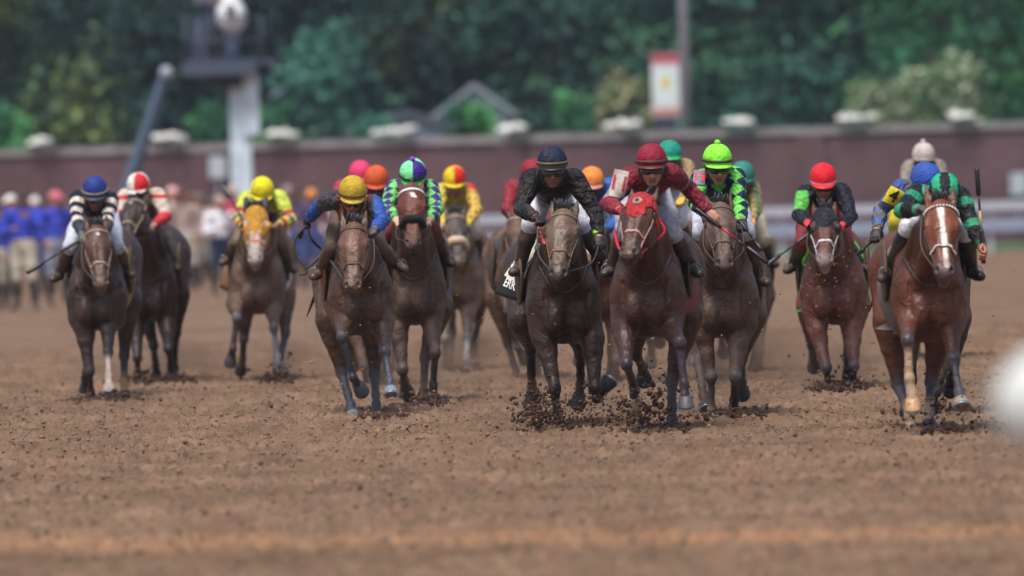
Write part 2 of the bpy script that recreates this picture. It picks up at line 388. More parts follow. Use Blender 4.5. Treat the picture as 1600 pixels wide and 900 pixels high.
def build_horse(H):
    D = depth_of(H['x'], H['gy']); root = W(H['x'], H['gy'], D); root[2] = 0
    detail = H.get('detail', 1); h = {2: .0115, 1: .014, 0: .02}[detail]
    ob = empty('racehorse', root, H['label'], 'horse', 'racehorses galloping towards the finish')
    K = H.get('k', 1.0)
    P = lambda px, dd: W(px[0], px[1], D + dd)
    coat = V3(H['coat']); dark = V3(H.get('points', POINTS)); mid = coat * .75 + dark * .25
    prims = []
    A = lambda *a, **k: prims.append(cone(*a, **k)); E = lambda *a, **k: prims.append(elli(*a, **k))
    cx, cb = H['chest']; w = H.get('w', .29) * .88 * K; rx, ry = H.get('rump', (cx, cb - 95))
    C = P((cx, cb), .2); bot = C[2]
    B = lambda x, dd, z: V3((x, D + dd, z))
    X = V3((1, 0, 0)); Z = V3((0, 0, 1))
    R0 = P((rx, ry), 1.65); ctr = C + Z * .33; rc = V3((R0[0], D + 1.65, max(R0[2], bot + .42)))
    yawd = unit(rc - ctr); lat = unit(np.cross(Z, yawd)) * -1
    if lat[0] < 0: lat = -lat
    RB = frame(x=lat, z=Z)
    along = lambda s, l=0, z=0: ctr + yawd * s + lat * l + Z * z
    # trunk: forehand, barrel, quarters
    E(along(.12), (w * .92, .30, .335), coat, .12, RB)
    E(along(.62, 0, .0), (w * 1.02, .55, .335), coat, .12, RB)
    E(along(1.05, 0, .05), (w * .92, .5, .29), coat, .12, RB)
    E(rc, (w * .98, .36, .30), coat, .12, RB)
    for s in (-1, 1):
        E(along(.02, s * w * .54, .02), (.118, .20, .25), coat, .05, RB)            # point of shoulder
        E(along(-.13, s * .085, -.10), (.095, .10, .13), coat * .95, .035, RB)     # breast muscle
        A(along(.35, s * .10, .28), along(.05, s * w * .62, -.02), .09, .10, coat, .06)   # shoulder blade
        E(along(.05, s * w * .55, -.20), (.115, .15, .13), coat * .9, .06, RB)
        E(rc + lat * s * w * .42 + Z * .06, (.145, .30, .22), coat, .08, RB)
    prims.append(cone(along(-.30, 0, -.02), along(-.22, 0, -.26), .022, .03, coat, .035, sub=True))        # furrow between the breast muscles
    for s in (-1, 1):
        prims.append(cone(along(-.16, s * .155, .10), along(-.20, s * .165, -.16), .012, .016, coat, .03, sub=True))
    A(along(.35, 0, .30), along(.75, 0, .31), .07, .08, coat, .1)                  # withers
    # neck and head
    Pl = P(H['poll'], H.get('polldd', -.42)); proj = P(H['muz'], H.get('polldd', -.42))
    HL = .60 * H.get('hk', 1.0); pr = math.hypot(proj[0] - Pl[0], proj[2] - Pl[2])
    Mz = P(H['muz'], H.get('polldd', -.42) - math.sqrt(max(HL * HL - pr * pr, .01)))
    nb = along(.22, 0, .14); ntop = along(.38, 0, .24); nm = (nb + Pl) / 2 + Z * .02
    ndir = unit(Pl - nb); nlat = unit(np.cross(ndir, Z)); 
    if nlat[0] < 0: nlat = -nlat
    A(nb, nm, .27, .185, coat, .12, (nlat, .66)); A(nm, Pl + V3((0, .05, -.05)), .185, .125, coat, .06, (nlat, .66))
    A(ntop, Pl + V3((0, .10, .0)), .09, .06, mid, .08, (nlat, .8))
    A(along(.0, 0, .05), nm - Z * .05, .16, .11, coat, .1, (nlat, .75))
    for s in (-1, 1):                                                                     # long neck muscles with the jugular furrow between
        A(along(-.02, s * .09, -.02), Pl + V3((0, .06, -.12)) + nlat * s * .045, .075, .05, coat, .025)
        A(along(.12, s * .17, .10), nm + nlat * s * .10 + Z * .06, .07, .05, coat, .03)
    ax = unit(Mz - Pl); turn = H.get('turn', 0); x0 = V3((math.cos(turn), math.sin(turn), 0)); hl = unit(x0 - ax * np.dot(x0, ax)); hn = np.cross(hl, ax)
    if hn[1] > 0: hn = -hn
    HLn = float(np.linalg.norm(Mz - Pl)); hs = HLn / .60 * H.get('hw', 1.17)
    HR = np.stack([hl, ax, hn], 1)
    h3 = lambda t, l=0, n=0: Pl + ax * (t * HLn) + hl * (l * hs) + hn * (n * hs)
    fc = V3(H.get('face', coat)) * .85; mz = V3(H.get('muzcol', fc * .45 + hx('#30292a') * .55)); head = []
    HE = lambda *a, **k: head.append(elli(*a, **k)); HC = lambda *a, **k: head.append(cone(*a, **k))
    HE(h3(.12, 0, -.01), V3((.094, .125, .105)) * hs, fc, .04, HR)
    HE(h3(.30, 0, .012), V3((.098, .135, .082)) * hs, fc, .04, HR)
    HC(h3(.32, 0, .01), h3(.80, 0, .012), .070 * hs, .046 * hs, fc, .04, (hn, .9))
    HC(h3(.30, 0, -.07), h3(.80, 0, -.035), .058 * hs, .036 * hs, fc, .05)
    for s in (-1, 1):
        HE(h3(.30, s * .062, -.085), V3((.040, .135, .095)) * hs, fc, .035, HR)              # cheek
        HE(h3(.285, s * .086, .035), V3((.026, .045, .024)) * hs, fc * .92, .02, HR)         # eye ridge
        HC(h3(.40, s * .072, .012), h3(.68, s * .052, -.01), .016 * hs, .013 * hs, fc, .03)  # facial crest
        HC(h3(.36, s * .03, .066), h3(.80, s * .024, .045), .02 * hs, .018 * hs, fc, .03)
    HE(h3(.86, 0, -.005), V3((.060, .085, .062)) * hs, fc * .6 + mz * .4, .04, HR)
    HE(h3(.95, 0, -.005), V3((.052, .048, .05)) * hs, mz, .03, HR)
    for s in (-1, 1):
        HE(h3(.925, s * .040, .026), V3((.027, .034, .026)) * hs, mz, .015, HR)
        head.append(elli(h3(.945, s * .046, .044), V3((.013, .021, .022)) * hs, hx('#100c0c'), .006, HR, sub=True))
    HE(h3(.97, 0, -.055), V3((.036, .05, .028)) * hs, mz * .9, .015, HR)
    for s in (-1, 1):
        head.append(elli(h3(.29, s * .105, .022), V3((.018, .030, .020)) * hs, fc, .015, HR, sub=True))
    earl = H.get('ear', .17)
    for s in (-1, 1):
        eb = h3(.03, s * .060, -.005); et = h3(.03, s * .060, -.005) + hl * s * .028 - ax * earl * .8 + hn * .0 + V3((0, .0, earl * .35))
        mid_ = eb * .55 + et * .45
        HC(eb, mid_, .034, .031, fc * .85, .03, (hn, .7)); HC(mid_, et, .031, .009, fc * .7, .01, (hn, .6))
        head.append(cone(eb + hn * .035 - ax * .035, mid_ + (et - mid_) * .5 + hn * .022, .017, .006, fc * .4, .008, sub=True))
    prims += head
    # legs
    hooves = []
    hc = V3(H.get('hoofcol', hx('#3b3c42')))
    for side, key in ((-1, 'FL'), (1, 'FR')):
        if key not in H: continue
        Ep, Kp, Fp, Tp = H[key][:4]; sg = H[key][4]; sock = H[key][5] if len(H[key]) > 5 else None
        S = along(.08, side * w * .52, -.06)
        Ew = P(Ep, .16); 
        Kw, kd = solve(Ew, .16, Kp, .40, {'-': -1, '+': 1}[sg[0]], D)
        Fw, fd = solve(Kw, kd, Fp, .27, {'-': -1, '+': 1}[sg[1]], D)
        Tw, td = solve(Fw, fd, Tp, .15, {'-': -1, '+': 1}[sg[2]], D)
        lc = V3(H.get('legcol', dark)); ft = V3(sock) if sock is not None else lc
        A(S, Ew, .125, .085, coat, .07)
        bulge = Ew * .72 + Kw * .28
        A(Ew, bulge, .084, .071, coat, .035); E(Ew * .85 + Kw * .15 + V3((0, -.03, 0)), (.066, .062, .11), coat, .02); A(bulge, Kw, .070, .041, mid, .03)
        E(Kw + V3((0, -.008, 0)), (.047, .05, .056), lc, .022)
        k2 = Kw * .8 + Fw * .2
        A(Kw, k2, .040, .030, lc, .02); A(k2, Fw, .030, .030, ft, .015)
        A(Kw + V3((0, .03, 0)), Fw + V3((0, .025, 0)), .018, .02, ft, .02)
        E(Fw, (.039, .041, .043), ft, .015)
        up = unit(Fw - Tw); A(Fw, Tw + up * .065, .032, .038, ft, .015)
        hooves.append((Fw, Tw, V3(H[key][6]) if len(H[key]) > 6 else hc))
    for side, key in ((-1, 'HL'), (1, 'HR')):
        if key not in H: continue
        Hp, Fp, Tp = H[key][:3]; sg = H[key][3]; sock = H[key][4] if len(H[key]) > 4 else None
        hip = rc + lat * side * w * .55 + Z * .02
        stf = rc + lat * side * w * .72 - Z * .32 - yawd * .28
        sdd = stf[1] - D
        Kw, kd = solve(stf, sdd, Hp, .42, {'-': -1, '+': 1}[sg[0]], D)
        Fw, fd = solve(Kw, kd, Fp, .34, {'-': -1, '+': 1}[sg[1]], D)
        Tw, td = solve(Fw, fd, Tp, .16, {'-': -1, '+': 1}[sg[2]], D)
        lc = V3(H.get('legcol', dark)); ft = V3(sock) if sock is not None else lc
        A(hip, stf, .165, .115, coat, .08); A(hip + yawd * .12, Kw * .35 + stf * .65, .13, .09, coat, .08)
        A(stf, stf * .4 + Kw * .6, .115, .068, coat * .9 + dark * .1, .05); A(stf * .4 + Kw * .6, Kw, .068, .045, mid, .03)
        E(Kw, (.044, .058, .062), lc, .022)
        A(Kw, Kw * .3 + Fw * .7, .039, .032, lc, .02); A(Kw * .3 + Fw * .7, Fw, .032, .032, ft, .02); E(Fw, (.041, .043, .045), ft, .015)
        up = unit(Fw - Tw); A(Fw, Tw + up * .065, .034, .039, ft, .015)
        hooves.append((Fw, Tw, V3(H[key][5]) if len(H[key]) > 5 else hc))
    nz = lambda Q: .007 * wob(Q, 13) + .006 * np.abs(wob(Q, 22, 6, 8)) + .0016 * wob(Q, 60, 6, 3)
    V, Fc = surface(prims, h, noise=nz)
    Cc = colour(prims, V)
    q = (V - Pl); t = (q @ ax) / HLn; l = (q @ hl) / hs; n = (q @ hn) / hs
    near = (t > -.1) & (t < 1.1) & (np.abs(l) < .14) & (n > -.18)
    for (t0, t1, l0, l1, w0, w1, colr) in H.get('marks', []):           # white face marks: (from, to, centre, centre, half width, half width, colour)
        u = np.clip((t - t0) / (t1 - t0), 0, 1); cc = l0 + (l1 - l0) * u; ww = w0 + (w1 - w0) * u + .003 * np.sin(u * 11 + 1)
        k_ = np.clip((ww - np.abs(l - cc)) / .007 + .5, 0, 1) * np.clip((t - t0) / .02 + .5, 0, 1) * np.clip((t1 - t) / .02 + .5, 0, 1) * (near & (n > -.01)); Cc = Cc * (1 - k_[:, None]) + V3(colr) * k_[:, None]
    for s in (-1, 1):
        for (tt_, ll_, nn_, rr_) in ((.29, .098, .024, .034), (.945, .047, .045, .022)):
            e_ = np.sqrt(((t - tt_) * HLn) ** 2 * .5 + (l - s * ll_) ** 2 + (n - nn_) ** 2); k_ = np.clip((rr_ - e_) / .012, 0, 1)[:, None]; Cc = Cc * (1 - k_) + hx('#15100f') * k_
    body = mesh_obj('body', V - root, Fc, COATD if H.get('dusty', False) else COAT, ob, cols=Cc)
    bv = bvh_of(V, Fc)
    for Fw, Tw, hcol in hooves: hoof_mesh(ob, Fw, Tw, hcol)
    # eyes
    for s in (-1, 1):
        mb = MB(); mb.ell(h3(.29, s * .090, .022), (.021 * hs, .021 * hs, .021 * hs), 10, 8); mb.build('eye', EYE, ob)
    # mane, forelock, tail
    mb = MB(); nst = 26 if detail else 12
    for i in range(nst):
        u = i / nst; b0 = Pl * (1 - u) + ntop * u + Z * (.085 if u > .2 else .05) + V3((RNG.normal() * .018, .10 * (1 - u), .02))
        fl = H.get('manedir', 1)
        e = b0 + V3((fl * (.05 + .05 * RNG.random()), .08 + .06 * RNG.random(), .06 * RNG.random()))
        mb.tube(smooth_path([b0, (b0 + e) / 2 + Z * .03, e], 3), [.016, .014, .012, .010, .008, .006, .003], 5)
    mb.build('mane', HAIR if H.get('mane') is None else mat('mane_' + H['mane'][1:], hx(H['mane']), rough=.6, bump=.3), ob)
    if H.get('forelock', True):
        mb = MB()
        for i in range(12):
            b0 = h3(-.01, RNG.normal() * .025, .03); e = b0 + hn * (.03 + .02 * RNG.random()) + V3((RNG.normal() * .03, .03, .07 + .03 * RNG.random()))
            mb.tube(smooth_path([b0, (b0 + e) / 2 + hn * .02, e], 3), [.012, .012, .011, .010, .008, .006, .003], 5)
        mb.ell(h3(-.01, 0, .02), (.05, .03, .03), 10, 7); mb.build('forelock', HAIR, ob)
    if detail:
        mb = MB(); tb = rc + yawd * .36 + Z * .16
        for i in range(14):
            j = RNG.normal(size=3) * .05
            mb.tube(smooth_path([tb, tb + V3((j[0], .22, -.06 + j[2])), tb + V3((2*j[0], .50, -.22 + j[2])), tb + V3((3*j[0], .68, -.42 + 2*j[2]))], 3), [.025] * 3 + [.022] * 3 + [.018] * 2 + [.012, .005], 5)
        mb.build('tail', HAIR, ob)
    # ---- tack that lies on the surface
    def ring(t, a0=0, a1=360, w_=.018, th=.005, m=None, name='noseband', tilt=0.0, steps=28, parent=None):
        pts, nr = [], []
        for i in range(steps + (0 if a1 - a0 >= 360 else 1)):
            a = math.radians(a0 + (a1 - a0) * i / steps); d = hl * math.cos(a) + hn * math.sin(a)
            c = h3(t + tilt * math.sin(a), 0, -.03); p, _ = cast(bv, c + d * .19 * hs, -d, .3)
            if p is None: p = c + d * .07
            pts.append(p + d * .002); nr.append(d)
        b = MB(); b.band(pts, nr, w_, th, closed=(a1 - a0 >= 360)); return b.build(name, m, parent)
    def cheek(s, m, t0=.1, t1=.8, parent=None, w_=.014, mb=None):
        pts, nr = [], []
        for i in range(12):
            t = t0 + (t1 - t0) * i / 11; c = h3(t, 0, -.02 if t > .4 else -.01); d = unit(hl * s + hn * .28); p, _ = cast(bv, c + d * .2, -d, .3)
            if p is None: p = c + d * .08
            pts.append(p + d * .002); nr.append(d)
        mb.band(pts, nr, w_, .005)
    TM = H.get('tackmat', TACKL)
    mb = MB(); cheek(-1, TM, mb=mb); cheek(1, TM, mb=mb)
    br = mb.build('bridle', TM, ob)
    ring(.66, m=H.get('nosemat', TM), w_=.022, parent=br, tilt=-.02)
    br2 = ring(.075, 5, 175, m=H.get('browmat', TM), name='browband', tilt=0.02, w_=.02, parent=br)
    if H.get('beads'):
        for tt, a0, a1, ty in ((.075, 8, 172, .02), (.66, 20, 160, -.02)):
            b = MB()
            for i in range(20):
                a = math.radians(a0 + (a1 - a0) * i / 19); d = hl * math.cos(a) + hn * math.sin(a); c = h3(tt + ty * math.sin(a), 0, -.03)
                p, _ = cast(bv, c + d * .19, -d, .3)
                if p is not None: b.ell(p + d * .007, (.009, .009, .009), 7, 5)
            b.build('beading', mat('white_bead', hx('#d8d4cf'), rough=.4, bump=0), br)
    if H.get('shadowroll'):
        cr = V3(H['shadowroll'][0]); pts = []
        for i in range(17):
            a = math.radians(-10 + 200 * i / 16); d = hl * math.cos(a) + hn * math.sin(a); c = h3(.60, 0, -.03); p, _ = cast(bv, c + d * .19, -d, .3)
            pts.append((p if p is not None else c + d * .07) + d * .012)
        b = MB(); b.tube(pts, [.012 + H['shadowroll'][1] * math.sin(PI * i / 16) ** .5 for i in range(17)], 10)
        b.build('shadow_roll', mat('fleece_%d' % int(cr[0] * 1000), cr, rough=.95, bump=.8, bscale=70, bdist=.01), br)
    bits = []
    for s in (-1, 1):
        d = unit(hl * s); c = h3(.80, 0, -.045); p, _ = cast(bv, c + d * .15, -d, .3); p = (p if p is not None else c + d * .05) + d * .006
        bits.append(p); b = MB(); rp = [p + (ax * math.cos(a) + hn * math.sin(a)) * .032 for a in np.linspace(0, 2 * PI, 14)]
        b.tube(rp, .0045, 6, cap=False); b.build('bit_ring', METAL, br)
    # hood / blinkers: a cloth shell over the upper head
    if H.get('hood'):
        hd = H['hood']; hp = [p for p in head if not p.sub][:] 
        hp = [p for p in hp]
        tmax = hd.get('t', .52)
        def clipf(Q):
            tt = ((Q - Pl) @ ax) / HLn; ll = ((Q - Pl) @ hl) / hs; nn = ((Q - Pl) @ hn) / hs
            c = np.maximum((tt - tmax - .12 * np.abs(ll) / .1 * hd.get('flare', 0)) * HLn, (-.06 - tt) * HLn)
            for s in (-1, 1):                                     # eye holes
                e = np.sqrt(((tt - .29) * HLn / .055) ** 2 + ((ll - s * .085) / .034) ** 2 + ((nn - .03) / .06) ** 2)
                c = np.maximum(c, (1 - e) * .04)
            return c
        hp = [p for p in hp if not (p.kind == 0 and p.rb < .032)]
        Vh, Fh = surface(hp, .009 if detail else .014, infl=.009, clip=clipf, noise=lambda Q: .002 * wob(Q, 30))
        ch = np.tile(V3(hd['col']), (len(Vh), 1))
        ho = mesh_obj('hood', Vh - root, Fh, SILK if not hd.get('muddy') else SILKD, ob, cols=ch)
        if hd.get('emblem'):
            hb = bvh_of(Vh, Fh); ec = h3(.17, 0, .12); k = 22; ring_ = [(.034 * math.cos(2*PI*i/k), .034 * math.sin(2*PI*i/k)) for i in range(k)] + [(0, 0)] + [(.018 * math.cos(2*PI*i/k), .018 * math.sin(2*PI*i/k)) for i in range(k)]
            fr_ = [(k+1+i, k+1+(i+1) % k, k) for i in range(k)] + [(i, (i+1) % k, k+1+(i+1) % k, k+1+i) for i in range(k)]
            decal('hood_emblem', hb, ec, hl, -ax, -hn, ring_, fr_, .003, mat('emblem_pale', hx('#8d8078'), rough=.7), ho)
            sp = [(0, .024), (.012, .008), (.019, -.004), (.012, -.014), (.003, -.009), (.007, -.024), (-.007, -.024), (-.003, -.009), (-.012, -.014), (-.019, -.004), (-.012, .008), (0, -.002)]
            decal('hood_emblem', hb, ec, hl, -ax, -hn, sp, [(i, (i+1) % 11, 11) for i in range(11)], .006, mat('emblem_dark', hx('#2c2526'), rough=.7), ho)
        if hd.get('cups'):
            for s in (-1, 1):
                b = MB(); cc = h3(.30, s * .098, .028); nU, nV = 12, 6; Vs = []
                dx = unit(hl * s + hn * .25); R_ = frame(x=dx, y=ax)
                for j in range(nV + 1):
                    ph = (PI * .5) * j / nV
                    for i in range(nU):
                        a = 2 * PI * i / nU; r = .043 * math.sin(ph + .001)
                        hh = .038 * math.cos(ph)
                        Vs.append(cc + R_ @ V3((hh, r * math.cos(a), r * math.sin(a))))
                b.add(Vs, [(j*nU+i, (j+1)*nU+i, (j+1)*nU+(i+1) % nU, j*nU+(i+1) % nU) for j in range(nV) for i in range(nU) if not (j < 5 and math.sin(2*PI*(i+.5)/nU) > .1)])
                b.build('blinker_cup', mat('blinker_' + hd['cups'][1:], hx(hd['cups']), rough=.5), ho)
        if hd.get('ears'):
            for s in (-1, 1):
                b = MB(); eb = h3(.03, s * .060, -.005); et = eb + hl * s * .028 - ax * earl * .82 + V3((0, .0, earl * .36))
                b.tube([eb, eb * .5 + et * .5, et * .92 + eb * .08, et], [.043, .04, .024, .006], 10); b.build('ear_cover', mat('ear_cover_' + hd['ears'][1:], hx(hd['ears']), rough=.7), ho)
    # breast collar lying round the base of the neck
    if H.get('collar', True) and detail:
        pts, nr = [], []
        for i in range(25):
            a = math.radians(200 + 140 * i / 24); d = lat * math.cos(a) + Z * math.sin(a)
            c = along(-.0, 0, .12); o = c + d * .10 + V3((0, -.9, 0)) + lat * (math.cos(a) * w * .35) + Z * (.05 + .16 * abs(math.cos(a)) ** 2); p, nn = cast(bv, o, (0, 1, 0), 1.6)
            if p is not None: pts.append(p + nn * .004); nr.append(nn)
        if len(pts) > 4: b = MB(); b.band(pts, nr, .022, .004); b.build('breast_collar', H.get('collarmat', LEATH), ob)
    # saddle cloth (both sides), girth, saddle
    sc = H.get('cloth', {}); out = {}
    for s in (-1, 1):
        cc = sc.get('L' if s < 0 else 'R', hx('#3a3632')); nu, nv = 10, 16; Vs, Cs, Ns = [], [], []
        drop = sc.get('drop', .52); flare = sc.get('flareL' if s < 0 else 'flareR', .03)
        for j in range(nv + 1):
            v = j / nv; z = .36 - drop * v * 1.0
            for i in range(nu + 1):
                u = i / nu; sp = .42 + .48 * u
                o = along(sp, s * .75, 0) ; o[2] = ctr[2] + z
                if v < .25:
                    o = along(sp, s * w * (v / .25) * .75, .9); p, nn = cast(bv, o, (0, 0, -1), 2)
                else: p, nn = cast(bv, along(sp, s * .8, .33 - drop * (v - .25) / .75), -lat * s, 1.2)
                if p is None: p, nn = (Vs[-(nu+1)] - Z * drop / nv, lat * s) if len(Vs) > nu + 1 else (along(sp, s * w, 0), lat * s)
                Vs.append(p + nn * .012 + lat * s * flare * max(0, v - .3) ** 1.4 * 2 * (.15 + 1.5 * u) + Z * .0); Ns.append(nn)
        Fs = [(j*(nu+1)+i, j*(nu+1)+i+1, (j+1)*(nu+1)+i+1, (j+1)*(nu+1)+i) for j in range(nv) for i in range(nu)]
        bandc = sc.get('bandL' if s < 0 else 'bandR')
        fcl = [V3(bandc) if (bandc is not None and q // nu >= nv - 4) else V3(cc) for q in range(len(Fs))]
        m2 = MB(); m2.v = [tuple(p) for p in Vs] + [tuple(p - n_ * .006) for p, n_ in zip(Vs, Ns)]
        N = len(Vs); m2.f = list(Fs) + [tuple(i + N for i in q[::-1]) for q in Fs]
        m2.fc = list(fcl) + list(fcl)
        for i in range(nu): m2.f.append((nv*(nu+1)+i, nv*(nu+1)+i+1, nv*(nu+1)+i+1+N, nv*(nu+1)+i+N)); m2.fc.append(fcl[-1])
        for j in range(nv):
            for ii in (0, nu): m2.f.append((j*(nu+1)+ii, (j+1)*(nu+1)+ii, (j+1)*(nu+1)+ii+N, j*(nu+1)+ii+N)); m2.fc.append(fcl[j*nu])
        co = m2.build('saddle_cloth', CLOTH, ob, colored=True); out[s] = (Vs, nu, nv, co)
    top = along(.62, 0, .40)
    Vs, Fs = surface([elli(along(.60, 0, .37), (.13, .24, .05), (1, 1, 1), .04, RB), elli(along(.80, 0, .41), (.12, .10, .05), (1, 1, 1), .05, RB),
                      cone(along(.42, 0, .40), along(.45, 0, .44), .04, .035, (1, 1, 1), .04)] +
                     [elli(along(.50, s * (w * .95 + .035), .12), (.028, .18, .22), (1, 1, 1), .05, RB) for s in (-1, 1)], .014)
    mesh_obj('saddle', Vs - root, Fs, H.get('saddlemat', LEATHM), ob)
    H['_'] = dict(D=D, root=root, ob=ob, bits=bits, ctr=ctr, along=along, bv=bv, h3=h3, cloth=out, w=w, lat=lat, P=P, Pl=Pl)
    return H['_']

# ------------------------------------------------------------------ people
SKINC = hx('#a9735a')
def fist(c, a, g, e1, r=.0092, sp=.0205, open_=0.0, thumb=1, name='hand', col=SKINC, k=1.0):
    """c palm centre, a wrist->knuckle direction, g across the knuckles, e1 back of the hand; fingers close round g"""
    a, g = unit(a), V3(g); g = unit(g - a * np.dot(a, g)); e1 = np.cross(a, g) * (1 if np.dot(np.cross(a, g), e1) > 0 else -1)
    pr = [cone(c - a * .05 * k, c - a * .02 * k, .023 * k, .026 * k, col, .02, (g, 1.15), name=name),
          elli(c - a * .005 + e1 * .008, V3((.042, .040, .0175)) * k, col, .012, frame(x=g, y=a), name=name)]
    for i in range(4):
        o = g * ((i - 1.5) * sp * k); L = (1, 1.08, 1.02, .82)[i] * k
        kn = c + a * .032 * L + e1 * .010 + o
        if open_ > .5: p1 = kn + a * .036 * L - e1 * .006; p2 = p1 + a * .024 * L - e1 * .010; p3 = p2 + a * .016 * L - e1 * .012
        else:
            p1 = kn + a * (.024 + .01 * open_) * L - e1 * .018 * L; p2 = p1 - a * .010 * L - e1 * .024 * L; p3 = p2 - a * .020 * L + e1 * .002 * L
        pr += [cone(kn, p1, r * k * 1.05, r * k, col, .006, name=name), cone(p1, p2, r * k, r * .92 * k, col, .004, name=name), cone(p2, p3, r * .92 * k, r * .8 * k, col, .004, name=name)]
    tb = c - a * .028 * k + g * thumb * .034 * k; t1 = tb + a * .028 * k + g * thumb * .012 * k - e1 * .018 * k; t2 = t1 + a * .026 * k - g * thumb * .006 - e1 * .014 * k
    pr += [cone(tb, t1, r * 1.35 * k, r * 1.1 * k, col, .012, name=name), cone(t1, t2, r * 1.1 * k, r * .85 * k, col, .004, name=name)]
    return pr
def head_prims(Hc, f, u, skin, k=1.0, hair=None):
    x = np.cross(f, u); R = np.stack([x, f, u], 1); q = lambda X, Y, Z_: Hc + (x * X + f * Y + u * Z_) * k; dk = skin * .8
    P_ = [elli(q(0, -.005, -.02), V3((.076, .095, .10)) * k, skin, .03, R, name='head'),
          elli(q(0, .030, -.095), V3((.060, .058, .062)) * k, skin, .03, R, name='head'),
          elli(q(0, .052, -.148), V3((.028, .026, .022)) * k, skin, .03, R, name='head'),
          cone(q(0, .082, -.055), q(0, .104, -.094), .011 * k, .0145 * k, skin, .012, name='head'),
          elli(q(-.013, .094, -.096), V3((.009, .010, .008)) * k, skin, .008, R, name='head'), elli(q(.013, .094, -.096), V3((.009, .010, .008)) * k, skin, .008, R, name='head'),
          cone(q(-.034, .078, -.040), q(.034, .078, -.040), .012 * k, .012 * k, skin, .015, name='head'),
          elli(q(-.036, .066, -.085), V3((.022, .02, .02)) * k, skin, .02, R, name='head'), elli(q(.036, .066, -.085), V3((.022, .02, .02)) * k, skin, .02, R, name='head'),
          cone(q(-.017, .083, -.1195), q(.017, .083, -.1195), .0065 * k, .0065 * k, hx('#8a4a44'), .006, name='head'),
          cone(q(-.014, .081, -.1305), q(.014, .081, -.1305), .0075 * k, .0075 * k, hx('#8a4a44'), .006, name='head')]
    for s in (-1, 1):
        P_ += [elli(q(s * .030, .092, -.062), V3((.017, .016, .011)) * k, skin, .008, R, name='head', sub=True),
               elli(q(s * .078, -.005, -.068), V3((.010, .020, .030)) * k, dk, .008, R, name='head')]
    return P_, R, q
def desat(C, k=.14):
    g = C @ np.array([.3, .55, .15]); return C * (1 - k) + g[:, None] * k * .95
def figure(root, ob, S, h=.009, cloth_h=.009):
    """S: skeleton in world points. Builds the continuous body and the clothes that cover it."""
    col = S.get('skin', SKINC); f, u = S['f'], S['u']; Hc = S['hc']
    hp, R, q = head_prims(Hc, f, u, col, 1.0 if not S.get('rider', 1) else 1.1)
    pel, ch = S['pelvis'], S['chest']; shL, shR = S['sh']
    up = unit(ch - pel); lat = unit(shR - shL); fr = np.cross(up, lat)
    neckb = (shL + shR) / 2 + up * .02
    T = [cone(pel, pel + (ch - pel) * .5, .125, .115, col, .05, (fr, .8), name='torso'), cone(pel + (ch - pel) * .5, ch, .115, .135, col, .05, (fr, .78), name='torso'),
         cone(shL + (shR - shL) * .12, shR - (shR - shL) * .12, .062, .062, col, .05, name='torso'),
         cone(neckb, Hc - u * .07 - f * .015, .062, .052, col, .03, name='neck')]
    arms = []
    for i, s in ((0, -1), (1, 1)):
        sh, el, ha = S['sh'][i], S['el'][i], S['ha'][i]; fa = unit(ha - el); wr = ha - fa * .05
        arms.append([cone(sh, sh * .5 + el * .5, .058, .05, col, .03, name='upper%d' % i), cone(sh * .5 + el * .5, el, .05, .04, col, .02, name='upper%d' % i),
                     cone(el, el * .6 + wr * .4, .041, .04, col, .02, name='fore%d' % i), cone(el * .6 + wr * .4, wr, .04, .025, col, .02, name='fore%d' % i)])
    legs = []
    for i, s in ((0, -1), (1, 1)):
        kn, an = S['kn'][i], S['an'][i]; hipj = pel + lat * s * .09 - up * .03; toe = S['toe'][i]
        legs.append(dict(th=[cone(hipj, hipj * .4 + kn * .6, .095, .075, col, .04, name='thigh'), cone(hipj * .4 + kn * .6, kn, .075, .055, col, .03, name='thigh')],
                         ca=[cone(kn, kn * .65 + an * .35, .052, .052, col, .02, name='calf'), cone(kn * .65 + an * .35, an, .052, .034, col, .02, name='calf')],
                         fo=[cone(an, toe, .036, .03, col, .02, (unit(np.cross(toe - an, lat)), .9), name='foot'), elli(an - unit(toe - an) * .035, (.032, .036, .03), col, .02, name='foot')]))
    hands = []
    for i in (0, 1):
        fa = unit(S['ha'][i] - S['el'][i]); o = S.get('grip', [{}, {}])[i]
        g = V3(o.get('g', (1, 0, .2))); e1 = V3(o.get('e1', (0, -.5, .8)))
        hands.append(fist(S['ha'][i], fa, g, e1, open_=o.get('open', 0), thumb=o.get('thumb', 1 if i == 0 else -1), col=col))
    allp = hp + T + arms[0] + arms[1] + hands[0] + hands[1]
    for L_ in legs: allp += L_['th'] + L_['ca'] + L_['fo']
    V, Fc = surface(allp, h); body = mesh_obj('body', V - root, Fc, SKIN, ob, cols=colour(allp, V, .004))
    fn = S.get('silk', lambda p, v, t, S=None: np.tile(hx('#555555'), (len(v), 1)))
    S['R'] = (lat, up, fr)
    folds = lambda Q: .010 * wob(Q, 20, 7) + .012 * (np.abs(wob(Q, 26, 5, 9)) - .25) + .003 * wob(Q, 55, 6, 4)
    def wrf(Q): return folds(Q)
    jp = [p for p in T if p.name == 'torso'] + [cone(neckb - up * .01, neckb + (Hc - neckb) * .22, .066, .058, col, .03, name='collar')] + arms[0][:3] + arms[1][:3]
    # the forearm sleeve stops short of the wrist
    for i in (0, 1):
        p = arms[i][3]; jp.append(cone(p.a, p.a * .25 + p.b * .75, p.ra, p.ra * .25 + p.rb * .75 + .004, col, .02, name='fore%d' % i))
        jp.append(cone(S['sh'][i], S['sh'][i] * .7 + S['el'][i] * .3, .064, .056, col, .03, name='upper%d' % i))
    V, Fc = surface(jp, cloth_h, infl=.013, noise=wrf)
    jk = mesh_obj('jacket', V - root, Fc, SILKD if S.get('muddy') else SILK, ob, cols=desat(colour(jp, V, fn=lambda p, v, t: fn(p, v, t, S))))
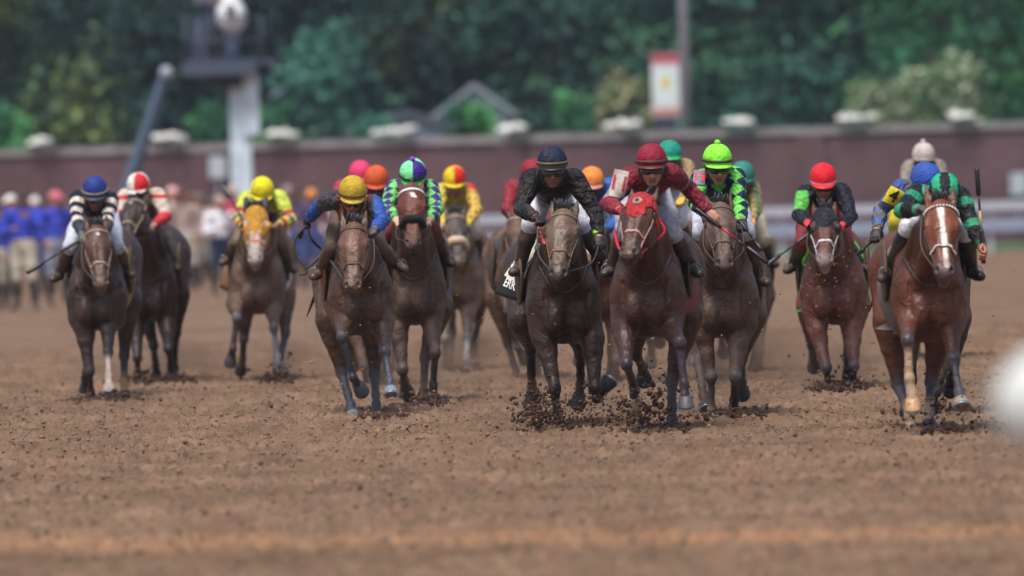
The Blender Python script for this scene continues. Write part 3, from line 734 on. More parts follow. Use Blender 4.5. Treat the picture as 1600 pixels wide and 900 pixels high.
    if S.get('rider', 1) and h < .012: V, Fc = surface(jp, .011, infl=.020)          # a smooth shell for the sleeve numbers to lie on
    jb = bvh_of(V, Fc)
    bp = [cone(pel - up * .02, pel + up * .10, .130, .125, col, .05, (fr, .82), name='pelvis')] + legs[0]['th'] + legs[1]['th'] + [cone(L_['ca'][0].a, L_['ca'][0].a * .7 + L_['ca'][0].b * .3, .055, .052, col, .02) for L_ in legs]
    V, Fc = surface(bp, max(cloth_h, .011), infl=.011, noise=lambda Q: .003 * wob(Q, 30, 7, 2))
    bc = V3(S.get('breeches', hx('#cfd0d8')))
    mesh_obj('breeches', V - root, Fc, mat('breeches_muddy', src='attr', rough=.7, mud=DIRT * .55, mudamt=S.get('bmud', .35), mudscale=6, bump=.3, bscale=40), ob, cols=np.tile(bc, (len(V), 1)))
    for L_ in legs:
        bt = [cone(L_['ca'][0].a * .75 + L_['ca'][0].b * .25, L_['ca'][0].b, .054, .054, col, .02)] + L_['ca'][1:] + L_['fo']
        V, Fc = surface(bt, max(cloth_h, .010), infl=.009, noise=lambda Q: .0015 * wob(Q, 40))
        mesh_obj('riding_boot' if S.get('rider', 1) else 'boot', V - root, Fc, mat('riding_boots', src='attr', rough=.4, mud=DIRT * .6, mudamt=.45, mudscale=8, bump=.2), ob, cols=np.tile(V3(S.get('boots', hx('#1c1a1c'))), (len(V), 1)))
    for i in (0, 1):
        gc = S.get('gloves', (hx('#17161b'), hx('#17161b')))[i]
        if gc is None: continue
        V, Fc = surface(hands[i], .0055 if h < .01 else .009, infl=.0022)
        mesh_obj('glove', V - root, Fc, mat('glove_fabric', src='attr', rough=.6, mud=DIRT * .5, mudamt=.15), ob, cols=np.tile(V3(gc), (len(V), 1)))
        cf = S.get('cuffs', (None, None))[i]
        if cf is not None:
            fa = unit(S['ha'][i] - S['el'][i]); b = MB(); p0 = S['ha'][i] - fa * .105
            b.tube([p0, p0 + fa * .012, p0 + fa * .035, p0 + fa * .045], [.040, .043, .041, .036], 14)
            b.build('wristband', mat('wristband_%s' % cf[1:], hx(cf), rough=.7), ob)
    return dict(q=q, R=R, jb=jb, jacket=jk, body=body)
def helmet(ob, root, q, R, fn, peak='#202020', band='#191919', pom=None, lens='dark', strap='#2a2826', peak_on=True):
    n, m = 28, 12; V, Fs, Cs = [], [], []
    for j in range(m + 1):
        ph = math.radians(102) * j / m
        for i in range(n):
            th = 2 * PI * i / n
            s = math.sin(ph) ** .85 if j else 0
            V.append(q(.102 * s * math.cos(th), .119 * s * math.sin(th) - .002, -.004 + .113 * math.cos(ph)))
    for j in range(m):
        for i in range(n):
            Fs.append((j*n+i, (j+1)*n+i, (j+1)*n+(i+1) % n, j*n+(i+1) % n))
            Cs.append(V3(fn((i + .5) / n * 360, (j + .5) / m)))
    b = MB(); b.v = [tuple(p) for p in V]; b.f = Fs; b.fc = Cs
    he = b.build('helmet', HELM, ob, colored=True)
    if peak_on:
        b = MB(); Vp = []; N = 13
        for i in range(N):
            a = math.radians(25 + 130 * i / (N - 1)); ca, sa = math.cos(a), math.sin(a); pk = max(0, math.sin((a - math.radians(25)) / math.radians(130) * PI)) ** .6
            for (r, z) in ((.0, -.020), (1, -.036), (1, -.041), (.0, -.032)):
                Vp.append(q((.099 + .022 * r * pk) * ca, (.114 + .042 * r * pk) * sa - .002, z))
        fs = [(i*4+k, i*4+(k+1) % 4, (i+1)*4+(k+1) % 4, (i+1)*4+k) for i in range(N-1) for k in range(4)]
        b.add(Vp, fs); b.build('helmet_peak', mat('peak_' + peak[1:], hx(peak), rough=.5), he)
    if band:
        pts = []; nr = []
        for i in range(30):
            th = 2 * PI * i / 30; c, s = math.cos(th), math.sin(th)
            pts.append(q(.1045 * c, .1215 * s - .002, -.006 + (.008 if s > 0 else .0))); nr.append(q(c, s, 0) - q(0, 0, 0))
        b = MB(); b.band(pts, nr, .022, .004, closed=True); b.build('goggle_strap', mat('strap_' + band[1:], hx(band), rough=.7), he)
    if pom is not None:
        b = MB(); b.ell(q(0, -.004, .118), (.024, .024, .022), 12, 8); b.build('pompom', mat('pom_' + pom[1:], hx(pom), rough=.9, bump=.8), he)
    # chin strap
    for s in (-1, 1):
        b = MB(); b.tube(smooth_path([q(s * .088, .01, -.04), q(s * .078, .03, -.10), q(s * .03, .055, -.172)], 4), .005, 6); b.build('chin_strap', mat('strap_' + strap[1:], hx(strap)), he)
    if lens:
        pts, nr = [], []; N = 17
        for i in range(N):
            a = math.radians(28 + 124 * i / (N - 1)); pts.append(q(.080 * math.cos(a), .040 + .063 * math.sin(a), -.064)); nr.append(q(math.cos(a), math.sin(a), -.1) - q(0, 0, 0))
        b = MB()
        b.band(pts, nr, .040 if lens != 'clear' else .052, .006); b.build('goggles', GLASS if lens == 'dark' else CLEAR, ob)
        for s in (-1, 1):
            b = MB(); b.tube([q(s * .078, .06, -.055), q(s * .085, .02, -.05), q(s * .08, -.02, -.048)], .005, 6); b.build('goggle_arm', mat('strap_191919', hx('#191919')), ob)
    else:
        for s in (-1, 1):
            b = MB(); b.ell(q(s * .030, .082, -.062), (.012, .012, .012), 10, 7); b.build('eye', mat('human_eye', hx('#2a211d'), rough=.1, bump=0), ob)
    return he
def whip_obj(p0, p1, label, thick_at=0, col='#17161a', mid=None, flap=True, group='riding whips'):
    """p0 handle end, p1 tip"""
    p0, p1 = V3(p0), V3(p1); ob = empty('riding_whip', (p0 + p1) / 2, label, 'whip', group); d = p1 - p0
    at = lambda t: p0 + d * t
    b = MB(); b.tube([at(0), at(.02), at(.33), at(.36)], [.014, .017, .015, .011], 8); b.build('handle', mat('whip_' + col[1:], hx(col), rough=.4), ob)
    b = MB(); b.tube([at(.34), at(.55)], [.009, .008], 8); b.build('shaft', mat('whip_' + (mid or col)[1:], hx(mid or col), rough=.4), ob)
    b = MB(); b.tube([at(.55), at(.72)], [.008, .0075], 8); b.build('shaft', mat('whip_' + col[1:], hx(col), rough=.4), ob)
    b = MB(); b.tube([at(.70), at(.73), at(.97), at(1)], [.008, .018, .018, .013], 8); b.build('flap', mat('whip_' + col[1:], hx(col), rough=.4), ob)
    return ob
def text_mesh(body, size, extr=0.0):
    cu = bpy.data.curves.new('t', 'FONT'); cu.body = body; cu.size = size; cu.align_x = 'CENTER'; cu.align_y = 'CENTER'; cu.resolution_u = 4; cu.offset = size * .02
    o = bpy.data.objects.new('t', cu); COL.objects.link(o); bpy.context.view_layer.update()
    dg = bpy.context.evaluated_depsgraph_get(); me = bpy.data.meshes.new_from_object(o.evaluated_get(dg))
    import bmesh
    bm = bmesh.new(); bm.from_mesh(me)
    bmesh.ops.triangulate(bm, faces=bm.faces)
    for _ in range(2):
        lg = [e for e in bm.edges if e.calc_length() > size * .18]
        if lg: bmesh.ops.subdivide_edges(bm, edges=lg, cuts=1)
    bmesh.ops.triangulate(bm, faces=bm.faces)
    v = np.array([w.co[:] for w in bm.verts]); f = [tuple(w.index for w in q_.verts) for q_ in bm.faces]
    bm.free(); COL.objects.unlink(o); bpy.data.objects.remove(o); return v, f
def decal(name, bvh, centre, ex, ez, d, verts2, faces, off, mt, parent):
    """lays flat shapes on a surface: every point is dropped along d onto it"""
    org = parent_world(parent); out = []
    for x, z in verts2:
        o = V3(centre) + V3(ex) * x + V3(ez) * z - V3(d) * .25; p, n = cast(bvh, o, d, .6)
        if p is None: p = V3(centre) + V3(ex) * x + V3(ez) * z
        out.append(p - unit(d) * off)
    return mesh_obj(name, np.array(out) - org, faces, mt, parent)
def patch_grid(w, h_, n=10, taper=0.0):
    v = [((i / n - .5) * w * (1 - taper * (j / n)), (j / n - .5) * h_) for j in range(n + 1) for i in range(n + 1)]
    f = [(j*(n+1)+i, j*(n+1)+i+1, (j+1)*(n+1)+i+1, (j+1)*(n+1)+i) for j in range(n) for i in range(n)]
    return v, f
def build_jockey(J, H=None):
    d_ = H['_'] if H else None
    D = J.get('D') or d_['D']; jd = J.get('dd', 0); P = lambda px, dd: W(px[0], px[1], D + dd + jd)
    s = F_PX / D
    hx_, hy_ = J['hel']; k = s / 212
    o = lambda dx, dy: (hx_ + dx * k, hy_ + dy * k)
    sh = J.get('sh', [o(-38, 32), o(38, 32)]); el = J.get('el', [o(-50, 76), o(50, 76)]); ha = J.get('ha', [o(-24, 100), o(24, 100)])
    kn = J.get('kn', [o(-40, 128), o(40, 128)]); ft = J.get('ft', [o(-54, 178), o(54, 178)])
    root = P((hx_, hy_), .5); root[2] = 0
    ob = empty('person', root, J['label'], 'person', J.get('group', 'jockeys racing'))
    ob['category'] = J.get('cat', 'jockey')
    pit = math.radians(J.get('pitch', 15)); yaw = J.get('yaw', 0); f = V3((math.sin(yaw) * math.cos(pit), -math.cos(yaw) * math.cos(pit), -math.sin(pit)))
    x = unit(np.cross(f, V3((J.get('tilt', 0), 0, 1)))); u = np.cross(x, f)
    hdd = J.get('hdd', .02)
    hc = P(J['hel'], hdd)
    sdd = hdd + .14
    SL, SR = P(sh[0], sdd + J.get('shdd', (0, 0))[0]), P(sh[1], sdd + J.get('shdd', (0, 0))[1])
    E_, Hn = [], []
    for i in (0, 1):
        e, ed = solve((SL, SR)[i], sdd, el[i], .27, J.get('eds', (-1, -1))[i], D + jd); E_.append(e)
        g, gd = solve(e, ed, ha[i], .27, J.get('hds', (-1, -1))[i], D + jd); Hn.append(g)
    mid = (SL + SR) / 2
    pel = mid + V3((J.get('pelx', 0), J.get('peldd', .50), J.get('pelz', -.09))); chest = mid * .82 + pel * .18 + V3((0, .0, -.03))
    KN = [P(kn[i], J.get('kdd', .36)) for i in (0, 1)]; AN = [P(ft[i], J.get('fdd', .62)) + V3((0, 0, .03)) for i in (0, 1)]
    TO = [AN[i] + V3(((-1, 1)[i] * .05, -.16, -.03)) for i in (0, 1)]
    S = dict(hc=hc, f=f, u=u, pelvis=pel, chest=chest, sh=[SL, SR], el=E_, ha=Hn, kn=KN, an=AN, toe=TO)
    for kk in ('skin', 'silk', 'muddy', 'breeches', 'bmud', 'boots', 'gloves', 'cuffs', 'grip'):
        if kk in J: S[kk] = J[kk]
    dt = J.get('detail', 1)
    r = figure(root, ob, S, h={2: .0062, 1: .009, 0: .014}[dt], cloth_h={2: .0075, 1: .009, 0: .014}[dt])
    J['_'] = dict(S=S, root=root, ob=ob, **r)
    hl = J.get('helm', dict(fn=lambda a, v: hx('#333333')))
    J['_']['he'] = helmet(ob, root, r['q'], r['R'], **hl)
    if H:                                             # reins and stirrups belong to the horse's tack
        for i in (0, 1):
            if not J.get('reins', (1, 1))[i]: continue
            b = MB(); p0, p1 = d_['bits'][i], Hn[i]; m_ = (p0 + p1) / 2 + V3(((-1, 1)[i] * .05, 0, -.05))
            b.tube(smooth_path([p0, m_, p1], 8), .006, 6); b.build('rein', J.get('reinmat', LEATH), d_['ob'])
        for i in (0, 1):
            a = AN[i]; t_ = TO[i]; m_ = a * .45 + t_ * .55
            b = MB(); w_ = .044
            pts = [m_ + V3((math.sin(c) * w_, 0, -math.cos(c) * .042 + (.02 if abs(c) > 1 else 0))) for c in np.linspace(-PI, PI, 17)]
            b.tube(pts, .0045, 6, cap=False); b.tube([pts[0], KN[i] * .6 + pel * .4], .007, 6); b.build('stirrup', METAL, d_['ob'])
    return J['_']

# ------------------------------------------------------------------ the field
def rep(c, v): return np.tile(V3(hx(c) if isinstance(c, str) else c), (len(v), 1))
def plain(torso, sleeve=None, cuff=None):
    def fn(p, v, t, S):
        if p.name.startswith('fore') and cuff and t.max() >= 0:
            C = rep(sleeve or torso, v)
            if p.a is not None and p.rb < .034: C[t > .35] = hx(cuff)
            return C
        return rep(sleeve if (sleeve and p.name[:4] in ('uppe', 'fore')) else torso, v)
    return fn
def bands(torso, cols, n, sleeve_from='upper'):
    """hoops along the sleeves; cols cycled"""
    cc = [hx(c) for c in cols]
    def fn(p, v, t, S):
        if p.name[:4] in ('uppe', 'fore'):
            i = int(p.name[-1]); a, b, e = S['sh'][i], S['ha'][i], S['el'][i]
            L1 = np.linalg.norm(e - a); L2 = np.linalg.norm(b - e)
            if p.name[:4] == 'uppe': q = np.clip(((v - a) @ unit(e - a)), 0, L1)
            else: q = L1 + np.clip(((v - e) @ unit(b - e)), 0, L2)
            k = (q / (L1 + L2) * n).astype(int) % len(cc)
            return np.stack(cc)[k]
        return rep(torso, v)
    return fn
def torso_uv(v, S):
    lat, up, fr = S['R']; c = (S['sh'][0] + S['sh'][1]) / 2
    return (v - c) @ lat, v[:, 2] - c[2], (v - c) @ up
def s_black(p, v, t, S):
    C = rep('#191a20', v); x, z, a = torso_uv(v, S)
    C[(wob(v.astype(np.float32), 9, 5) > .35)] = hx('#2c2825'); return C
def s_red11(p, v, t, S):
    C = rep('#7d1029', v)
    if p.name == 'upper0': C[(t > .1)] = hx('#8f857f') if p.a[2] < S['sh'][0][2] - .01 else hx('#7d1029')
    if p.name == 'upper1':
        C[:] = hx('#7d1029')
        if p.ra < .052: C[t < .28] = hx('#a08c82')
    if p.name.startswith('fore'): C[:] = hx('#86122e')
    return C
def diamonds(c1, c2, sc, base=None):
    a, b = hx(c1), hx(c2)
    def fn(p, v, t, S):
        x, z, aa = torso_uv(v, S)
        if p.name[:4] in ('uppe', 'fore'):
            i = int(p.name[-1]); q = (v - S['sh'][i]) @ unit(S['ha'][i] - S['sh'][i]); r = v[:, 0] - S['sh'][i][0]
        else: q, r = z, x
            
        k = (np.floor((q + r * .8) / sc) + np.floor((q - r * .8) / sc)).astype(int) % 2
        C = np.where(k[:, None] == 0, a, b)
        if base is not None and p.name in ('torso', 'collar'): C = rep(base, v)
        return C
    return fn
def s_redblack(p, v, t, S):
    C = rep('#15182a', v); x, z, a = torso_uv(v, S)
    if p.name == 'torso' or p.name == 'collar': C[(z < -.085 + np.abs(x) * -.6) & (z > -.21) & (np.abs(x) < .12)] = hx('#d02020')
    if p.name.startswith('fore') and p.rb < .032: C[t > .5] = hx('#e02838')
    if p.name == 'upper0' and p.ra > .045: C[(v[:, 0] < S['sh'][0][0] + .02) & (v[:, 2] < S['sh'][0][2] + .03)] = hx('#4fbf3c')
    return C
def s_greenblack(p, v, t, S):
    if p.name[:4] in ('uppe', 'fore'): return bands('#10151a', ['#10151a', '#0f8f68', '#14191d'], 8)(p, v, t, S)
    x, z, a = torso_uv(v, S); C = rep('#14a97c', v); C[np.mod(x + .035, .14) < .062] = hx('#10141a'); return C
def s_navyhoop(p, v, t, S):
    if p.name[:4] in ('uppe', 'fore'):
        C = bands('#141b33', ['#141b33', '#d6c8b8', '#141b33', '#cfc3ba'], 9)(p, v, t, S)
        if p.name[:4] == 'fore' and p.rb < .033: C[:] = hx('#3a4250')
        return C
    x, z, a = torso_uv(v, S); C = rep('#141a2e', v); C[(z < -.16) & (z > -.19)] = hx('#cbb9a4'); return C
def s_redwhite(p, v, t, S):
    x, z, a = torso_uv(v, S)
    if p.name[:4] == 'fore': return rep('#cf2130', v)
    if p.name[:4] == 'uppe':
        C = rep('#cbb9a6', v); 
        C[np.abs(z + .0) < .02] = hx('#c8202e'); return C
    C = rep('#c9b6a2', v); C[(np.abs(z) < .02)] = hx('#c3202e'); C[z < -.10] = hx('#a81f2c'); return C
def s_yellow(p, v, t, S):
    if p.name[:4] in ('uppe', 'fore'): return bands('#bfcf1c', ['#c6d420', '#c6d420', '#c6d420', '#b9342c', '#d8c824', '#3f7284', '#d8c824', '#b9342c', '#c6d420'], 9)(p, v, t, S)
    x, z, a = torso_uv(v, S); C = rep('#c2d020', v); C[z < -.13] = hx('#3f6270'); return C
def s_bluered(p, v, t, S):
    if p.name[:4] == 'fore': return rep('#1f4fae', v)
    if p.name[:4] == 'uppe':
        C = rep('#3a3c42', v); C[t > .7] = hx('#1f4faa') if p.ra < .052 else hx('#3a3c42')
        if p.name[-1] == '1': C[v[:, 0] > S['sh'][1][0] + .005] = hx('#2350a8')
        return C
    x, z, a = torso_uv(v, S); C = rep('#6d1a20', v); C[np.abs(np.abs(x) - .085) < .018] = hx('#b08428'); return C
def s_yelred(p, v, t, S):
    if p.name[:4] in ('uppe', 'fore'):
        i = int(p.name[-1]); q = (v - S['sh'][i]) @ unit(S['ha'][i] - S['sh'][i]); C = rep('#d3bc2a', v)
        if i == 1: C[(np.mod(q, .07) < .03) & (np.mod(v[:, 0], .05) < .03) | (q < .05)] = hx('#c8281c')
        return C
    return rep('#d0c02c', v)
def s_blue4(p, v, t, S):
    if p.name[:4] in ('uppe', 'fore'): return bands('#2f57a8', ['#2f57a8', '#55617a', '#5c5a58', '#3763b4', '#6a6660', '#7d776c'], 12)(p, v, t, S)
    C = rep('#2f57a8', v); C[wob(v.astype(np.float32), 12, 5) > .1] = hx('#5a5c62'); return C
def quarters(c1, c2, n=8, rim=None, off=0):
    def fn(a, v):
        if rim and v > .86: return hx(rim)
        return hx((c1, c2)[int(((a + off) % 360) / (360 / n)) % 2])
    return fn
def solid(c, rim=None, rv=.85): return lambda a, v: hx(rim) if rim and v > rv else hx(c)
def stripes(c1, c2):
    def fn(a, v):
        x = math.sin(math.radians(102) * v) * math.cos(math.radians(a)); return hx(c2) if abs(x) < .26 or abs(x) > .80 else hx(c1)
    return fn

MUDDY = hx('#4b3a30')
DKB, BRN, BAY = hx('#33231e'), hx('#4f382d'), hx('#74402a')
HORSES = []; JOCK = []
def field(Hd, Jd): HORSES.append((Hd, Jd))

# the near row
field(dict(x=870, gy=677, detail=2, poll=(881, 340), muz=(872, 437), turn=-.1, chest=(884, 541), w=.30, rump=(850, 425), coat=hx('#37261f'), face=hx('#6a5446'), muzcol=hx('#3c2f2a'), dusty=False,
    legcol=hx('#201c20'),
    FL=[(851, 529), (867, 607), (871, 664), (873, 676), '-++'], FR=[(926, 529), (929, 607), (932, 622), (952, 596), '-++'],
    HL=[(829, 545), (831, 600), (833, 618), '+++', hx('#6b5444')], HR=[(907, 553), (907, 600), (903, 630), '-++', hx('#5c473a')],
    cloth=dict(L=hx('#d8d0c0'), bandL=hx('#100f10'), flareL=.085, drop=.39), saddlemat=LEATHM, tackmat=mat('dusty_strap', hx('#6f5a4a'), rough=.7), hk=1.0, ear=.15,
    label='very dark brown racehorse with a mud-caked face beside the red hooded horse'),
  dict(hel=(863, 253), pitch=8, detail=2, sh=[(830, 280), (898, 281)], el=[(814, 327), (931, 332)], ha=[(841, 343), (937, 378)], kn=[(829, 350), (908, 352)], ft=[(812, 425), (946, 422)], kdd=.45,
    silk=s_black, muddy=True, breeches=hx('#c4c6d2'), bmud=.35, skin=hx('#8d6450'), boots=hx('#3a2e26'), cuffs=('#8f9440', '#8edc3a'), helm=dict(fn=solid('#1b2338', '#6f6f48', .94), peak='#1a1f2c', band='#5c5a3e', lens='clear'),
    grip=[dict(g=(1, 0, -.2)), dict(g=(1, 0, -.3))], label='jockey in muddy black silks and a dark navy helmet with clear goggles'))
field(dict(x=1050, gy=682, detail=2, poll=(1004, 318), muz=(982, 405), turn=-.25, chest=(1013, 530), w=.29, rump=(1036, 420), coat=hx('#43291f'), face=hx('#563a2d'), legcol=hx('#3d3a3d'),
    FL=[(975, 512), (979, 569), (991, 607), (989, 633), '-++', None, hx('#a8937c')], FR=[(1046, 508), (1062, 536), (1069, 600), (1072, 636), '---', None, hx('#4e4d52')],
    HL=[(993, 552), (1004, 574), (1006, 592), '+++'], HR=[(1050, 596), (1050, 655), (1051, 680), '---', hx('#2e2a2e')],
    hood=dict(col=hx('#a8282a'), t=.45, flare=-1.1, muddy=False, emblem=True), cloth=dict(L=hx('#1b1d2a'), R=hx('#6a3438'), bandR=hx('#7d4044'), flareR=.045, drop=.56), collar=True, saddlemat=LEATH, forelock=False, ear=.15,
    tackmat=mat('rose_strap', hx('#a98078'), rough=.6), label='brown racehorse wearing a bright red hood and red reins'),
  dict(hel=(1018, 250), pitch=8, detail=2, sh=[(984, 278), (1048, 272)], el=[(950, 318), (1076, 294)], ha=[(972, 330), (1113, 338)], eds=(-1, 1), kn=[(975, 362), (1052, 365)], ft=[(955, 428), (1082, 428)],
    silk=s_red11, muddy=False, breeches=hx('#a3a6b4'), bmud=.55, pelx=-.05, skin=hx('#c08a72'), gloves=(hx('#7a1228'), None), helm=dict(fn=solid('#871831'), peak='#5e2a2c', band='#54372f', lens='dark'), reins=(1, 0),
    grip=[dict(), dict(g=(.75, -.1, -.55), e1=(.5, -.4, .7), open=.2, thumb=-1)], label='jockey in crimson silks numbered 11 reaching his whip arm out'))
field(dict(x=1440, gy=686, detail=2, poll=(1470, 326), muz=(1475, 434), turn=.05, chest=(1455, 536), w=.285, rump=(1424, 425), coat=hx('#58301f'), face=hx('#74402a'), muzcol=hx('#4d4044'), legcol=hx('#45424a'),
    FL=[(1420, 494), (1418, 531), (1421, 592), (1427, 640), '---', hx('#b09478'), hx('#b08a62')], FR=[(1484, 500), (1490, 562), (1499, 612), (1503, 634), '---', None, hx('#9a8a7c')],
    HL=[(1403, 600), (1421, 650), (1426, 684), '---', hx('#a08468'), hx('#a58d74')], HR=[(1455, 598), (1452, 640), (1452, 672), '+--', hx('#a08a74')],
    marks=[(.10, .80, -.012, .012, .017, .013, hx('#d9cfc8')), (.76, .93, .010, .016, .012, .018, hx('#c9b6b0'))], beads=True, cloth=dict(L=hx('#6f6a64'), R=hx('#1d2f66'), flareR=.06, flareL=.05, drop=.66),
    tackmat=LEATH, ear=.19, label='bay racehorse with a white blaze, beaded bridle and tan front sock at far right'),
  dict(hel=(1476, 298), pitch=58, detail=2, sh=[(1432, 306), (1499, 309)], el=[(1409, 330), (1519, 350)], ha=[(1441, 327), (1536, 392)], kn=[(1420, 355), (1508, 362)], ft=[(1388, 434), (1519, 432)], eds=(-1, -1), pelz=-.1,
    silk=s_greenblack, muddy=False, breeches=hx('#dadce6'), bmud=-.25, gloves=(hx('#4e4a44'), None), skin=hx('#a86e56'), helm=dict(fn=stripes('#12a87c', '#12161c'), peak='#12161c', band=None, lens=None), reins=(1, 0),
    grip=[dict(), dict(g=(-.12, .05, 1), e1=(.9, -.3, .1), thumb=1)], label='jockey in green and black hooped silks, head down, whip held upright'))
field(dict(x=1112, gy=660, detail=2, poll=(1124, 330), muz=(1132, 421), turn=.1, chest=(1131, 532), w=.29, rump=(1136, 420), coat=hx('#59453a'), face=hx('#5c493d'), legcol=hx('#5c5654'), dusty=True,
    FL=[(1097, 504), (1111, 588), (1112, 640), (1112, 660), '-++'], FR=[(1154, 528), (1149, 590), (1147, 625), (1145, 648), '-++', hx('#3c3431')],
    HL=[(1092, 567), (1099, 618), (1104, 638), '---', hx('#4a3c34')], HR=[(1158, 560), (1159, 596), (1160, 614), '+++'],
    cloth=dict(L=hx('#c9b08a'), R=hx('#6a5340'), flareR=.04, drop=.6), tackmat=mat('muddy_strap', hx('#5b493b'), rough=.7), manedir=-1, label='mud-covered brown racehorse ridden by the lime helmet jockey'),
  dict(hel=(1121, 249), pitch=10, yaw=.15, detail=2, sh=[(1095, 281), (1149, 277)], el=[(1085, 314), (1157, 321)], ha=[(1102, 336), (1159, 350)], kn=[(1096, 362), (1166, 362)], ft=[(1086, 420), (1187, 442)],
    silk=diamonds('#5fd43c', '#141d4a', .105), breeches=hx('#c6c9d8'), bmud=.1, skin=hx('#b07c64'), boots=hx('#4c3a2a'), helm=dict(fn=solid('#86e83e'), peak='#86e83e', band='#403f35', pom='#7ad83a', lens='dark'),
    label='jockey in lime and navy diamond silks numbered 19 with a lime helmet'))
field(dict(x=552, gy=656, detail=2, poll=(553, 359), muz=(551, 455), turn=-.05, chest=(567, 526), w=.28, rump=(545, 432), coat=hx('#4c3529'), face=hx('#6a4a3b'), legcol=hx('#484850'),
    FL=[(540, 503), (534, 526), (552, 590), (565, 611), '-++', hx('#2b2b30')], FR=[(598, 504), (601, 550), (609, 596), (611, 616), '---', None, hx('#7d8796')],
    HL=[(534, 582), (548, 632), (553, 654), '---', hx('#4a4a52'), hx('#8590a0')], HR=[(585, 585), (588, 632), (589, 654), '+--'],
    cloth=dict(L=hx('#7d6248'), R=hx('#2b2440'), flareL=.03, drop=.6), tackmat=LEATH, saddlemat=mat('tan_saddle', hx('#6d4526'), rough=.5), label='brown racehorse ridden by the yellow helmet jockey with loose reins'),
  dict(hel=(551, 298), pitch=24, detail=2, tilt=.05, sh=[(522, 312), (583, 320)], el=[(499, 322), (598, 345)], ha=[(480, 346), (583, 361)], kn=[(520, 385), (592, 385)], ft=[(500, 432), (622, 420)], eds=(1, -1), hds=(1, -1),
    silk=s_bluered, breeches=hx('#5b4a3e'), bmud=.4, skin=hx('#a87860'), boots=hx('#4a3526'), gloves=(hx('#17161b'), hx('#4a4644')), helm=dict(fn=solid('#b89a2c'), peak='#b0922c', band='#6b5b2a', lens='clear'), reins=(0, 1),
    grip=[dict(g=(0, .3, 1), e1=(-.8, 0, .5)), dict()], label='jockey in a yellow helmet, maroon and blue silks, left arm flung out'))
# the second row
field(dict(x=664, gy=638, poll=(643, 300), muz=(646, 388), chest=(648, 511), w=.285, rump=(652, 415), coat=hx('#4b382f'), face=hx('#643527'), muzcol=hx('#1e1b1f'), legcol=hx('#453c3a'), dusty=True, shadowroll=(hx('#0f0f12'), .022), ear=.12,
    FL=[(622, 508), (629, 578), (630, 596), (636, 612), '-++', hx('#5a4a40')], FR=[(675, 504), (680, 552), (677, 600), (676, 628), '-++', hx('#2b2a2d')],
    HL=[(628, 555), (632, 595), (634, 615), '+++'], HR=[(664, 560), (662, 610), (661, 634), '---', hx('#6a5648')],
    marks=[(.16, .24, .0, .02, .016, .018, hx('#dcd8d4'))], browmat=mat('white_browband', hx('#cfd2d8'), rough=.6), tackmat=LEATHD, forelock=False, cloth=dict(L=hx('#2a6fb0'), R=hx('#2a6fb0')), label='bay racehorse with a black sheepskin noseband and white browband'),
  dict(hel=(645, 270), pitch=30, sh=[(616, 296), (672, 296)], el=[(604, 326), (683, 328)], ha=[(622, 345), (668, 346)], kn=[(608, 362), (677, 362)], ft=[(606, 414), (697, 412)],
    silk=diamonds('#66d655', '#43207e', .085, '#43207e'), breeches=hx('#6a1424'), bmud=0, skin=hx('#6a4a3c'), gloves=(hx('#c8a090'), hx('#c8a090')), helm=dict(fn=quarters('#80eca0', '#43258c', 4, '#5fd060', 0), peak='#3fae55', band='#15151a', pom='#7b3fb0', lens='dark'),
    label='jockey in purple and green silks with a quartered, pompomed helmet'))
field(dict(x=143, gy=630, poll=(151, 362), muz=(158, 449), turn=.05, chest=(152, 521), w=.29, rump=(170, 405), coat=hx('#3c2d29'), face=hx('#563a30'), muzcol=hx('#5c4a42'), legcol=hx('#2f2e34'),
    FL=[(131, 512), (140, 580), (142, 612), (143, 630), '-++'], FR=[(169, 502), (169, 550), (170, 590), (171, 612), '---', hx('#b8a59a'), hx('#9a8f86')],
    HL=[(136, 560), (133, 590), (133, 608), '+++'], HR=[(194, 556), (194, 602), (194, 624), '+--', hx('#9a7a4a')],
    marks=[(.14, .19, .005, .005, .011, .011, hx('#d8d4d0'))], cloth=dict(L=hx('#4c3826'), R=hx('#9d8a3c'), bandR=hx('#a09050'), flareL=.04, drop=.66), tackmat=TACKL, label='dark bay racehorse nearest the left edge, carrying the blue helmet jockey'),
  dict(hel=(148, 296), pitch=22, sh=[(122, 312), (172, 312)], el=[(119, 340), (169, 342)], ha=[(129, 370), (164, 366)], kn=[(110, 385), (182, 385)], ft=[(92, 436), (198, 430)],
    silk=s_navyhoop, breeches=hx('#b9bfd0'), bmud=.2, skin=hx('#7a5546'), boots=hx('#463626'), gloves=(hx('#4a4646'), hx('#4a4646')), helm=dict(fn=solid('#1f3580'), peak='#30364a', band='#8a8270', lens='clear'),
    label='jockey in navy and white hooped silks with a blue helmet'))
